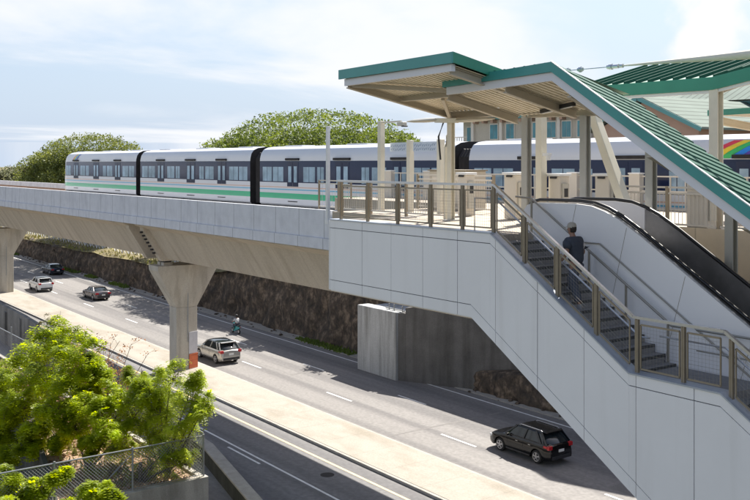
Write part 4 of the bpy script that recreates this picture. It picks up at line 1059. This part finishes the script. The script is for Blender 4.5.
skin_obj('shirt', [rq(.25,0,.92),rq(.22,0,1.1),rq(.15,0,1.32),rq(.12,0,1.40), rq(.13,-.19,1.34),rq(.0,-.26,1.15),rq(.13,.19,1.34),rq(.0,.26,1.15)], [(0,1),(1,2),(2,3),(2,4),(4,5),(2,6),(6,7)],
    [.15,.16,.165,.08,.08,.065,.08,.065], 'cloth_white', ri)
skin_obj('trousers', [rq(.25,0,.92),rq(.2,-.1,.87),rq(-.2,-.15,.85),rq(-.13,-.13,.48),rq(.2,.1,.87),rq(-.2,.15,.85),rq(-.13,.13,.48)], [(0,1),(1,2),(2,3),(0,4),(4,5),(5,6)], [.15,.11,.09,.065,.11,.09,.065], 'jeans', ri)
b = MB(); lathe_ellip(b, [(mx_+.10,my_,mz+1.50,.10,.09),(mx_+.09,my_,mz+1.58,.145,.125),(mx_+.09,my_,mz+1.66,.145,.125),(mx_+.10,my_,mz+1.74,.10,.09),(mx_+.10,my_,mz+1.77,.03,.03)]); b.build('helmet', 'plastic', ri, smooth=60)
for s in (-1, 1):
    b = MB(); lathe_ellip(b, [(mx_-.2,my_+s*.13,mz+.34,.13,.05),(mx_-.2,my_+s*.13,mz+.38,.13,.05),(mx_-.15,my_+s*.13,mz+.44,.06,.045)]); b.build('shoe', 'plastic', ri, smooth=50)

# ------------------------------------------------------------------ concrete block and walls beyond the road
blk = MB(); blk.box(-59.6, -54.75, 41.9, 43.0, -.2, 4.95); blk.box(-59.1,-55.0,43.0,47,-.2,4.9)
tag(blk.build('concrete_block', 'block', bevel=.05), 'massive pale grey concrete block at the highway edge under the stairway', 'concrete block')
b = MB()
b.prism([(-54.73,42.1,0-.1),(-54.2,42.35,-.1),(-54.2,42.35,4.9),(-54.73,42.1,4.9)], (-.3,.6,0))
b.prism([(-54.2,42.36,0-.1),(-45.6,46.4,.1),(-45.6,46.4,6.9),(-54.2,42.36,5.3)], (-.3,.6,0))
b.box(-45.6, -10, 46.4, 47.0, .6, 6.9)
b.box(-72, -10, 44.9, 53, 6.95, 7.7)  # added unseen deck slab that casts the shadow strip on the far road
tag(b.build('retaining_wall', 'shade_wall'), 'tall stained concrete wall right of the pale block, coloured dark for shade, with an added unseen slab above', 'wall')
for x in (-58.0, -56.3, -55.0):
    pass
t = thing('bolt_cage', 'small steel brackets lying on top of the pale concrete block', 'bracket', (-55.2, 42.5, 4.95))
b = MB(); b.bar((-56.6,42.4,5.05),(-54.4,42.4,5.05), .1, .08); 
for x in (-56.2,-55.6,-54.6): b.tube([(x,42.4,4.96),(x,42.4,5.4)], .05, 6)
b.build('bracket', 'galv', t)

# ------------------------------------------------------------------ near side: barrier walls, fenced plot
b = MB(); b.xz([(-330,-2.5),(-76.3,-2.5),(-76.3,3.12),(-80,3.3),(-89,3.5),(-330,5)], 22.6, 22.95)
X = -330
while X < -77: b.box(X, X+.5, 22.45, 22.6, -2.5, 3.0); X += 4.3
tag(b.build('barrier_wall', 'dark_wall'), 'tall dark grey barrier wall with pilasters at the left edge below the median', 'wall')
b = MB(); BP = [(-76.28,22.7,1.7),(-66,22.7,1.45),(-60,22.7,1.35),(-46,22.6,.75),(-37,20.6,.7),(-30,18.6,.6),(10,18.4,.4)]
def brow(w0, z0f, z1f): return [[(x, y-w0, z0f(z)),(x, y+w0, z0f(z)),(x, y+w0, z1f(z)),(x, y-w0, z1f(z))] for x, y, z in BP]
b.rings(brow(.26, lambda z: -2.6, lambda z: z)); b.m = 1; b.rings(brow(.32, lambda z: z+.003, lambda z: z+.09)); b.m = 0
tag(b.build('barrier_wall', ['pit_wall', 'kerb']), 'low concrete barrier along the near road edge beside the fenced plot', 'wall')  # barrier sides share the pit colour with shade painted in
# plot: raised ground
b = MB(); nx, ny = 50, 22; X0, X1 = -110, -35.3
for i in range(nx+1):
    for j in range(ny+1):
        x = X0+(X1-X0)*i/nx; y0_ = max(11.2, 12.0+.22*(-38.7-x)) if x > -52 else 14.9; y = y0_+(17.0-y0_)*j/ny
        edge_ = min(1, (17.0-y)/1.0, (X1-x)/.8+.15)
        b.v.append((x, y, 2.95+.22*noise.noise(Vector((x*.4,y*.4,0)))*edge_+.08*noise.noise(Vector((x*2,y*2,3)))*edge_))
for i in range(nx):
    for j in range(ny): a = i*(ny+1)+j; b.face((a, a+ny+1, a+ny+2, a+1))
b.build('plot_ground', 'soil', smooth=60, **ST)
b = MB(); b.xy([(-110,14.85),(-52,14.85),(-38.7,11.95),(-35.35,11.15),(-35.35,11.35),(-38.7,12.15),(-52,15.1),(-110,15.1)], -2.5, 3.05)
tag(b.build('plot_wall', 'pit_wall'), 'side wall, coloured dark for shade, below the fenced plot facing the shaded pit at the lower left', 'wall')
b = MB(); b.box(-35.3,-35.0,12.9,17.25,-2.5,3.12); b.box(-35.3,-35.04,-12,12.88,-2.5,2.98)
tag(b.build('plot_wall', 'plot_wall', bevel=.02), 'concrete wall under the chain link fence at the lower left', 'wall')
b = MB(); b.box(-110,-35.32,17.0,17.25,-2.5,3.05)
tag(b.build('plot_wall', 'plot_wall'), 'concrete wall of the fenced plot on its road side', 'wall')
# litter of stones/leaves on soil
b = MB()
for _ in range(2500):
    x = random.uniform(-60,-35.6); y = random.uniform(15.0 if x < -52 else 12.3+.22*(-38.7-x), 16.8); s = random.uniform(.03,.10); z = 3.0+.2*noise.noise(Vector((x*.4,y*.4,0)))
    a = random.uniform(0,6.28); c_, s_ = math.cos(a)*s, math.sin(a)*s
    b.poly([(x-c_,y-s_,z),(x+s_,y-c_,z+.03),(x+c_,y+s_,z+.05),(x-s_,y+c_,z+.02)])
b.build('leaf_litter', 'leaf_dry', kind='stuff')
fe = thing('chain_link_fence', 'galvanised chain link fence on the concrete wall at the lower left', 'fence', (-35.15, 12, 3.1))
for y in (17.1, 14.1, 11.1, 8.1, 5.1, 2.1):
    b = MB(); b.tube([(-35.15,y,2.9),(-35.15,y,4.82)], .04, 8); b.build('post', 'galv', fe)
b = MB(); b.tube([(-35.15,17.1,4.75),(-35.15,2,4.75)], .028, 6); b.tube([(-35.15,17.1,3.2),(-35.15,2,3.2)], .015, 5)
b.tube([(-35.15,14.1,4.6),(-35.15,12.6,3.3)], .02, 5); b.tube([(-35.15,11.1,4.6),(-35.15,12.2,3.3)], .02, 5)
b.build('rail', 'galv', fe)
b = MB(); chain_mesh(b, (-35.15,2,0), (-35.15,17.1,0), 3.18, 4.74, .13, .006); b.build('chain_mesh', 'galv', fe)
fe = thing('chain_link_fence', 'chain link fence running back along the road side of the plot behind the shrubs', 'fence', (-50, 17.12, 3.05))
X = -35.6
while X > -76:
    b = MB(); b.tube([(X-.9,17.12,2.9),(X-.9,17.12,5.3)], .045, 8); b.build('post', 'galv', fe); X -= 4.4
b = MB(); b.tube([(-35.2,17.12,4.85),(-76,17.12,4.85)], .028, 6); b.build('rail', 'galv', fe)
b = MB(); chain_mesh(b, (-76,17.12,0), (-35.2,17.12,0), 3.08, 4.84, .2, .006); b.build('chain_mesh', 'galv', fe)

# ------------------------------------------------------------------ vegetation
def leafquad(b, p, s, asp=.5, up=.35):
    n = Vector((random.gauss(0,1), random.gauss(0,1), random.gauss(0,1)+up*2)).normalized()
    u = n.cross(Vector((random.gauss(0,1),random.gauss(0,1),random.gauss(0,1)))).normalized(); v = n.cross(u)
    p = Vector(p); b.poly([p-u*s, p-v*s*asp, p+u*s, p+v*s*asp])
def big_tree(name, label, c, base, lobes, n, ls, m, trunk_r, group='broad trees behind the train'):
    """umbrella crown: lobes = (x,y,z,rx,ry,rz)"""
    t = thing(name, label, 'tree', base, group=group)
    b = MB()
    for _ in range(n):
        lx, ly, lz, rx, ry, rz_ = random.choices(lobes, weights=[q_[3]*q_[4] for q_ in lobes])[0]
        # points hugging the lobe surface, biased to clumps
        for _t in range(25):
            d = Vector((random.gauss(0,1),random.gauss(0,1),random.gauss(0,1))).normalized()
            p = Vector((lx+d.x*rx, ly+d.y*ry, lz+d.z*rz_))
            k = noise.noise(p*.55)+.5*noise.noise(p*1.3)
            if k > -.12: break
        rr = 1-abs(random.gauss(0,.10))+.10*k
        if random.random() < .2: rr *= random.uniform(.5,1)
        p = Vector((lx+d.x*rx*rr, ly+d.y*ry*rr, lz+d.z*rz_*rr))
        for _k in range(3): leafquad(b, p+Vector((random.gauss(0,.24),random.gauss(0,.24),random.gauss(0,.14))), ls*random.uniform(.6,1.3), .6, .5)
    b.build('crown', m, t)
    b = MB(); bx, by, bz = base; cz = min(q_[2] for q_ in lobes)
    top = Vector((bx, by, bz+(cz-bz)*.45))
    b.tube([(bx,by,bz-.5),(bx+.1,by,bz+1),top], trunk_r, 9, trunk_r*.75)
    for q_ in lobes:
        e = Vector((q_[0], q_[1], q_[2])); mid = top.lerp(e, .5)+Vector((0,0,-.6)); b.tube([top, mid, e], trunk_r*.5, 6, trunk_r*.12)
        for k in range(5):
            d = Vector((random.uniform(-1,1)*q_[3]*.8, random.uniform(-1,1)*q_[4]*.8, q_[5]*random.uniform(.2,.7))); b.tube([mid, e+d], trunk_r*.16, 4, trunk_r*.05)
    b.build('trunk', 'bark', t)
    return t
def lobes_from(c, rx, ry, rz_, k, sx, sz):
    L = [(c[0], c[1], c[2], rx*.80, ry*.8, rz_*.97), (c[0], c[1], c[2]-rz_*.15, rx*.9, ry*.9, rz_*.75)]
    for i in range(k*2):
        a = 2*math.pi*i/(k*2)+.3; f_ = random.uniform(.55,.80)
        L.append((c[0]+math.cos(a)*rx*f_, c[1]+math.sin(a)*ry*f_, c[2]+rz_*(.55-.85*f_)+random.uniform(-.4,.4), rx*sx*random.uniform(.7,1.0), ry*sx*random.uniform(.7,1.0), rz_*sz*random.uniform(.6,.9)))
    return L
big_tree('broad_tree', 'wide rounded tree rising behind the middle carriages', None, (-97, 60, 5), lobes_from((-96.0, 61, 16.3), 20.5, 13, 6.0, 9, .30, .5), 38000, .16, 'leaf_far', .55)
big_tree('broad_tree', 'dense rounded tree behind the front carriage at the left', None, (-146, 50, 5), lobes_from((-143.5, 51, 14.4), 15.0, 11, 6.0, 8, .30, .6), 32000, .16, 'leaf_far2', .5)
big_tree('small_tree', 'small greyish tree far off at the left edge', None, (-224, 60, 5), lobes_from((-224, 60, 12.4), 4.6, 4, 2.8, 5, .5, .7), 1600, .30, 'leaf_grey', .25)
big_tree('small_tree', 'low distant tree between the two broad trees, mostly behind the train', None, (-215, 78, 5), lobes_from((-215, 78, 11.2), 6, 5, 2.6, 5, .5, .7), 900, .32, 'leaf_grey', .25)
for i_, (x_, y_, z_, r_) in enumerate(((-90,46.8,9.0,3.0),(-74.5,47.2,8.8,2.8),(-113,47.5,9.6,3.2),(-63.5,47.0,8.4,2.2))):
    big_tree('roadside_tree', 'small tree on the rock cutting half hidden behind the guideway, '+('one before the moped','one beside the moped','one over the far sedan','one nearest the concrete block')[i_], None, (x_, y_+.6, 6), lobes_from((x_, y_, z_), r_, r_, 1.7, 4, .4, .7), 1300, .16, 'leaf_far2', .14, group='trees on top of the rock cutting')
def px(x, y, p):   # reading of the photograph turned into a world point on the plane Y = p
    Z = p*1177.0/(x+320.); X = (x-375)*Z/950.
    return (-.807*Z+.59*X, p, 15.8-(y-163)*Z/950.)
def shrub(name, label, base, lobes, n, ls, m, stems=1, group=None, gap=.03, cl=3, spread=.10, tr=.09, asp=.42):
    t = thing(name, label, 'tree' if 'tree' in name else 'shrub', base, group=group)
    b = MB(); base = Vector(base); br = MB(); ex = []
    for c, r in lobes:
        for _ in range(4):
            d = Vector((random.gauss(0,1),random.gauss(0,1),random.gauss(0,.6)+.1)).normalized(); ex.append((Vector(c)+d*r*random.uniform(.85,1.35), r*random.uniform(.28,.55)))
    lobes = [(Vector(c), r, 1) for c, r in lobes]+[(c, r, 0) for c, r in ex]; N0 = n
    for c, r, big in lobes:
        n = int(N0*.62) if big else int(N0*.62*.22)
        # twigs to the lobe
        mid = base.lerp(c, .5)+Vector((random.uniform(-.3,.3),random.uniform(-.3,.3),.1))
        if big: br.tube([base+Vector((random.uniform(-.1,.1),random.uniform(-.1,.1),-.1)), mid, c], tr*.6, 5, .015)
        for _ in range(14 if big else 3):
            d = Vector((random.gauss(0,1),random.gauss(0,1),random.gauss(0,.7))).normalized()*r
            br.tube([c-Vector((0,0,r*.3)), c+d*.55+Vector((0,0,.05)), c+d], .014, 3, .004)
        for _ in range(n):
            for _t in range(25):
                d = Vector((random.gauss(0,1),random.gauss(0,1),random.gauss(0,1))).normalized(); q_ = c+Vector((d.x, d.y, d.z*.72))*r
                if noise.noise(q_*1.5)+.6*noise.noise(q_*4) > gap: break
            else: continue
            rr = random.uniform(.72, 1.12)*(.75+.5*abs(noise.noise(q_*2.2)))
            if random.random() < .25: rr *= random.uniform(.4, 1)
            q_ = c+Vector((d.x, d.y, d.z*.72))*r*rr
            ax = Vector((random.gauss(0,1),random.gauss(0,1),random.gauss(0,.35)-.25)).normalized()
            if random.random() < .30:
                ax = Vector((random.gauss(0,1),random.gauss(0,1),random.gauss(0,.3)-.15)).normalized(); sd_ = ax.cross(Vector((0,0,1))).normalized(); L_ = ls*random.uniform(.8,1.2)
                for k in range(cl+1):
                    c0 = q_+ax*(k*L_*.62)+Vector((0,0,-.012*k*k*(ls/.09)))
                    for sg in (-1, 1):
                        t1 = (sd_*sg+ax*.35+Vector((0,0,random.uniform(-.35,.25)))).normalized(); wv = ax*L_*.36
                        b.poly([c0, c0+t1*L_*.5-wv, c0+t1*L_*1.05, c0+t1*L_*.5+wv])
    b.build('foliage', m, t)
    br.tube([base-Vector((0,0,.5)), base+Vector((0,0,.8))], tr*1.3, 7, tr*.8)
    br.build('trunk', 'bark', t); return t
L1 = [(px(62,338,14.5),1.0),(px(35,352,14),1.2),(px(78,362,14),1.1),(px(14,372,13.5),1.2),(px(50,380,13.5),1.2),(px(92,372,14.5),.7),(px(25,402,13),1.1),(px(5,410,12.5),1.2),(px(58,408,13),.9),(px(88,392,14.5),.6),(px(-12,385,12.5),1.3),(px(35,425,12.8),.5),(px(58,440,13.4),.35),(px(8,452,12.2),.5),(px(30,447,12.6),.4),(px(-5,430,12),.7)]
shrub('plot_tree', 'large bright green leafy tree filling the lower left corner', px(38,450,14.6)[:2]+(2.9,), L1, 1700, .135, 'leaf_near', tr=.14)
L2 = [(px(100,405,14.2),.8),(px(125,398,15),.9),(px(75,425,13.6),.7),(px(110,428,14),.7),(px(150,395,15.6),.6),(px(70,408,14),.5),(px(90,440,13.8),.4)]
shrub('plot_tree', 'spreading leafy tree in the middle of the fenced plot', px(88,452,14)[:2]+(2.9,), L2, 1500, .12, 'leaf_near', tr=.10)
L3 = [(px(150,385,16),.8),(px(170,378,16.3),.7),(px(188,398,16.4),.7),(px(160,408,16),.9),(px(140,420,15.6),.8),(px(180,425,16.3),.8),(px(203,410,16.6),.5),(px(150,440,15.8),.7),(px(120,445,15),.6),(px(175,450,16),.6),(px(130,375,16),.4),(px(195,380,16.6),.35)]
shrub('lime_shrub', 'airy lime green bush at the fence corner nearest the road', px(165,460,16.2)[:2]+(2.9,), L3, 1100, .085, 'leaf_fine', gap=.02, cl=4, asp=.35)
L4 = [((-33.9,9.0,3.2),.7),((-33.6,10.0,3.0),.6),((-33.8,8.0,3.6),.8),((-33.6,11.0,2.9),.55),((-33.8,12.0,2.7),.4),((-34.4,10.3,4.3),.35),((-34.2,9.0,3.9),.4),((-33.9,12.9,2.7),.35),((-34.2,11.3,3.5),.3),(px(8,482,9.6),.5),(px(30,492,10.2),.45),(px(92,488,11.2),.4),(px(110,494,11.6),.3),(px(58,474,10.6),.25)]
shrub('wall_shrub', 'green bush in front of the chain link fence along the bottom edge', (-33.2, 8.8, 2.2-2.4), L4, 1300, .12, 'leaf_near')
L5 = [(px(150,466,15.4),.5),(px(185,462,16.3),.4),(px(110,462,14.8),.4),(px(132,470,14.8),.45),(px(95,470,13.9),.35),(px(170,470,15.9),.4),(px(160,455,15.6),.5)]
shrub('low_weeds', 'low weedy bush just behind the chain link fence', px(140,478,15)[:2]+(2.9,), L5, 700, .05, 'leaf_fine', gap=.05)
# dry twiggy shrubs behind
def dry(label, base, h, n, name='dry_shrub'):
    t = thing(name, label, 'shrub', base, group='dry twiggy shrubs behind the green trees'); b = MB(); lf = MB(); base = Vector(base)
    for _ in range(n):
        d = Vector((random.gauss(0,.45), random.gauss(0,.45), 1)).normalized()*h*random.uniform(.6,1)
        m_ = base+d*.5+Vector((random.gauss(0,.1),random.gauss(0,.1),0)); e = base+d; b.tube([base, m_, e], .03, 4, .010)
        for k in range(5):
            f0 = m_.lerp(e, random.random()); g_ = f0+Vector((random.gauss(0,.35),random.gauss(0,.35),random.uniform(.1,.5))); b.tube([f0, g_], .009, 3, .004)
            for _k in range(12): leafquad(lf, g_+Vector((random.gauss(0,.11),random.gauss(0,.11),random.gauss(0,.08))), .05, .6)
    b.build('stem', 'twig', t); lf.build('foliage', 'leaf_dry', t)
dry('dry reddish twiggy shrub beside the fence, left one', px(75,375,16.2)[:2]+(3.,), 4.3, 24)
dry('dry reddish twiggy shrub leaning over the barrier, right one', px(103,382,16.6)[:2]+(3.,), 4.2, 24)
L6 = [(px(50,322,18.5),.5),(px(66,330,18.5),.5),(px(84,342,18.6),.4)]
shrub('yellow_shrub', 'thin yellowish shrub against the median behind the dark barrier wall', px(66,345,18.5)[:2]+(.3,), L6, 500, .07, 'drygrass', gap=.1)
def plotg():
    x = random.uniform(-75,-36); y = random.uniform(15.0 if x < -52 else 12.3+.22*(-38.7-x), 16.8)
    return x, y, 2.95+.2*noise.noise(Vector((x*.4,y*.4,0)))
tufts('dry_grass', 'drygrass', 1800, plotg, .28, .03)

# ------------------------------------------------------------------ buildings behind
def house_windows(par, xs, y, z0, z1, w):
    for x in xs:
        b = MB(); b.box(x-w/2-.09, x+w/2+.09, y-.07, y+.0, z0-.09, z1+.09); f_ = b.build('window', 'trim', par)
        b = MB(); b.box(x-w/2, x-.02, y-.09, y-.02, z0, z1); b.box(x+.02, x+w/2, y-.09, y-.02, z0, z1); b.build('pane', 'teal_glass', f_)
bd = thing('building', 'beige low building with teal windows and green hipped roof behind the train', 'building', (-57, 66, 4))
b = MB(); b.box(-66.6, -40, 60, 73, 4, 19.75); b.box(-69.2, -66.6, 61.2, 72, 4, 19.75); b.build('wall', 'wall_beige', bd)
b = MB()
for x in (-66.4,-62.6,-59.1,-55.6,-52.2,-48.9,-45.6): b.box(x-.18, x+.18, 59.8, 60.0, 4, 19.7)
b.build('pilaster', 'trim', bd)
house_windows(bd, [-63.6,-61.5,-58.2,-56.5,-54.8,-53.1,-51.3,-49.7,-47.9,-46.4,-44.5,-42.8], 60, 18.0, 19.3, .95)
house_windows(bd, [-63.6,-61.5,-58.2,-56.5,-53.1,-49.7], 60, 14.4, 15.9, .95)
house_windows(bd, [-68.2], 61.2, 17.9, 19.2, .8)
b = MB(); b.box(-69.8, -39.4, 59.3, 73.7, 19.76, 19.98); b.build('eave', 'housteal', bd)
b = MB(); b.rings([[(-69.9,59.2,19.99),(-39.3,59.2,19.99),(-39.3,73.8,19.99),(-69.9,73.8,19.99)],[(-64,66,21.6),(-45,66,21.6),(-45,67,21.6),(-64,67,21.6)]]); b.build('roof', 'housroof', bd)
b = MB(); b.prism([(-66.9,59.1,19.9),(-62.2,59.1,19.9),(-64.5,59.1,20.9)], (0,3,0)); b.build('gable', 'housroof', bd)
for x in range(0, 22): MB().box(-66+x*1.2, -65.7+x*1.2, 59.5, 60, 19.45, 19.74).build('eave_bracket', 'wall_salmon', bd)
b = MB(); b.box(-69.4,-66.9,59.6,61.1,17.2,17.35)
for k in range(8): b.box(-69.35+k*.33,-69.3+k*.33,59.6,59.65,17.36,18.2)
b.box(-69.4,-66.9,59.58,59.64,18.2,18.28); b.build('balcony', 'trim', bd)
hb = thing('house', 'house with pale green gable roof and salmon gable wall behind the sloping canopy', 'building', (-39, 56, 4))
b = MB(); b.prism([(-43.6,50.4,4),(-35.3,50.4,4),(-35.3,50.4,17.9),(-39.45,50.4,19.75),(-43.6,50.4,17.9)], (0,12,0)); b.build('wall', 'wall_salmon', hb)
b = MB()
for s, xe in ((1,-34.7),(-1,-44.2)):
    b.prism([(-39.45,49.8,20.02),(xe,49.8,17.85),(xe,49.8,18.0),(-39.45,49.8,20.18)], (0,13.2,0))
b.build('roof', 'housroof', hb)
b = MB(); b.bar((-39.45,49.77,19.98),(-34.7,49.77,17.83), .05, .26); b.bar((-39.45,49.77,19.98),(-44.2,49.77,17.83), .05, .26); b.build('verge', 'housteal', hb)
hc_ = thing('house', 'house with two stepped pale green roofs and a dark louvre strip at the right', 'building', (-33, 64, 4))
b = MB(); b.box(-46, -24, 62, 72, 4, 20.6); b.build('wall', 'wall_beige', hc_)
b = MB(); b.rings([[(-46.5,61.3,20.35),(-23.5,61.3,20.35),(-23.5,72.5,20.35),(-46.5,72.5,20.35)],[(-43.4,65.5,22.2),(-27,65.5,22.2),(-27,68,22.2),(-43.4,68,22.2)]]); b.build('upper_roof', 'housroof', hc_)
b = MB(); b.box(-45.6,-24.4,61.93,61.98,19.6,20.3); b.build('louvre', 'teal_glass', hc_)
b = MB(); b.prism([(-47,57.5,18.2),(-47,61.9,19.5),(-47,61.9,19.35),(-47,57.5,18.05)], (24,0,0)); b.build('lower_roof', 'housroof', hc_)
b = MB(); b.box(-46.5,-24,58.2,61.9,4,18.1); b.build('lower_wall', 'wall_beige', hc_)
big_tree('small_tree', 'green tree top behind the beige building', None, (-88, 84, 5), lobes_from((-88, 84, 14), 7, 6, 4.6, 5, .5, .7), 1500, .32, 'leaf_far', .3)

# ------------------------------------------------------------------ world, sun, camera
SUN = Vector((-.30, .72, 1.0)).normalized()
w_ = bpy.data.worlds.new('World'); S.world = w_; w_.use_nodes = True
nt = w_.node_tree; n = nt.nodes; l = nt.links
bg = n['Background']; sky = n.new('ShaderNodeTexSky'); sky.sky_type = 'NISHITA'; sky.sun_disc = False
sky.sun_elevation = math.asin(SUN.z); sky.sun_rotation = math.atan2(SUN.x, SUN.y); sky.air_density = 1.0; sky.dust_density = 1.6; sky.ozone_density = 1.0
bg.inputs['Strength'].default_value = .08
tc = n.new('ShaderNodeTexCoord'); sp = n.new('ShaderNodeSeparateXYZ'); l.new(tc.outputs['Generated'], sp.inputs[0])
def math_(op, a, b_=None):
    m = n.new('ShaderNodeMath'); m.operation = op
    for i, v in enumerate((a, b_)):
        if v is None: continue
        if isinstance(v, (int, float)): m.inputs[i].default_value = v
        else: l.new(v, m.inputs[i])
    return m.outputs[0]
zc = math_('MAXIMUM', sp.outputs[2], .02); zd = math_('ADD', zc, .10)
ux = math_('DIVIDE', sp.outputs[0], zd); uy = math_('DIVIDE', sp.outputs[1], zd)
cv = n.new('ShaderNodeCombineXYZ'); l.new(ux, cv.inputs[0]); l.new(uy, cv.inputs[1])
mp = n.new('ShaderNodeMapping'); mp.inputs['Rotation'].default_value = (0,0,R(36)); mp.inputs['Scale'].default_value = (.55,.30,1); mp.inputs['Location'].default_value = (1.3,.6,0)
l.new(cv.outputs[0], mp.inputs[0])
c1_ = n.new('ShaderNodeTexNoise'); c1_.inputs['Scale'].default_value = .9; c1_.inputs['Detail'].default_value = 9; c1_.inputs['Roughness'].default_value = .56; c1_.inputs['Distortion'].default_value = .6
l.new(mp.outputs[0], c1_.inputs['Vector'])
r1 = n.new('ShaderNodeMapRange'); r1.interpolation_type = 'SMOOTHSTEP'; r1.inputs[1].default_value = .38; r1.inputs[2].default_value = .60; r1.inputs[4].default_value = .88
l.new(c1_.outputs['Fac'], r1.inputs[0])
# one cumulus bank towards the upper right of the view
dv = Vector((-.807,.59,0))*950+Vector((.59,.807,0))*330+Vector((0,0,135)); dv.normalize()
def blob(d, r0, r1_, amt):
    nm = n.new('ShaderNodeVectorMath'); nm.operation = 'DISTANCE'; nm.inputs[1].default_value = d
    nzv = n.new('ShaderNodeTexNoise'); nzv.inputs['Scale'].default_value = 14; nzv.inputs['Detail'].default_value = 7; l.new(tc.outputs['Generated'], nzv.inputs['Vector'])
    sc = n.new('ShaderNodeVectorMath'); sc.operation = 'MULTIPLY'; sc.inputs[1].default_value = (1,1,1.5)
    l.new(tc.outputs['Generated'], nm.inputs[0])
    dd = math_('ADD', nm.outputs['Value'], math_('MULTIPLY', math_('SUBTRACT', nzv.outputs['Fac'], .5), .16))
    m = n.new('ShaderNodeMapRange'); m.interpolation_type = 'SMOOTHSTEP'; m.inputs[1].default_value = r1_; m.inputs[2].default_value = r0; m.inputs[4].default_value = amt
    l.new(dd, m.inputs[0]); return m.outputs[0]
b1 = blob(dv, .025, .062, 1.)
dv2 = (Vector((-.807,.59,0))*950+Vector((.59,.807,0))*385+Vector((0,0,100))).normalized(); b2 = blob(dv2, .03, .09, .9)
fd = n.new('ShaderNodeMapRange'); fd.interpolation_type = 'SMOOTHSTEP'; fd.inputs[1].default_value = .27; fd.inputs[2].default_value = .58; fd.inputs[3].default_value = 1; fd.inputs[4].default_value = .12
l.new(sp.outputs[2], fd.inputs[0])
clr = blob((Vector((-.807,.59,0))*950+Vector((.59,.807,0))*290+Vector((0,0,125))).normalized(), .06, .17, .85)
cl_ = math_('MAXIMUM', math_('MULTIPLY', math_('MULTIPLY', r1.outputs[0], math_('SUBTRACT', 1., clr)), fd.outputs[0]), math_('MAXIMUM', b1, math_('MULTIPLY', b2, .3)))
hz_ = n.new('ShaderNodeMapRange'); hz_.inputs[1].default_value = .0; hz_.inputs[2].default_value = .46; hz_.inputs[3].default_value = .92; hz_.inputs[4].default_value = .0
l.new(sp.outputs[2], hz_.inputs[0])
mx0 = n.new('ShaderNodeMixRGB'); l.new(hz_.outputs[0], mx0.inputs[0]); l.new(sky.outputs[0], mx0.inputs[1]); mx0.inputs[2].default_value = (3.45,4.2,5.35,1)
mx = n.new('ShaderNodeMixRGB'); l.new(cl_, mx.inputs[0]); l.new(mx0.outputs[0], mx.inputs[1]); mx.inputs[2].default_value = (5.9,5.95,6.1,1)
l.new(mx.outputs[0], bg.inputs['Color'])

sd = bpy.data.lights.new('sun', 'SUN'); sd.energy = 4.6; sd.angle = R(.53); sd.color = (1,.95,.86)
so = bpy.data.objects.new('sun', sd); COL.objects.link(so); so.rotation_euler = SUN.to_track_quat('Z', 'Y').to_euler(); so.location = (-30, 60, 90)
cd_ = bpy.data.cameras.new('camera'); cam = bpy.data.objects.new('camera', cd_); COL.objects.link(cam); S.camera = cam
cam.location = (0, 0, 15.8)
cam.rotation_euler = Vector((-.807,.59,0)).to_track_quat('-Z', 'Y').to_euler()
cd_.sensor_width = 36; cd_.lens = 36*950/750; cd_.shift_y = -(250-163)/750; cd_.clip_end = 6000; cd_.clip_start = .1
S.view_settings.view_transform = 'Standard'; S.view_settings.look = 'None'; S.view_settings.gamma = 1; S.view_settings.exposure = 1.1
S.render.engine = 'CYCLES'
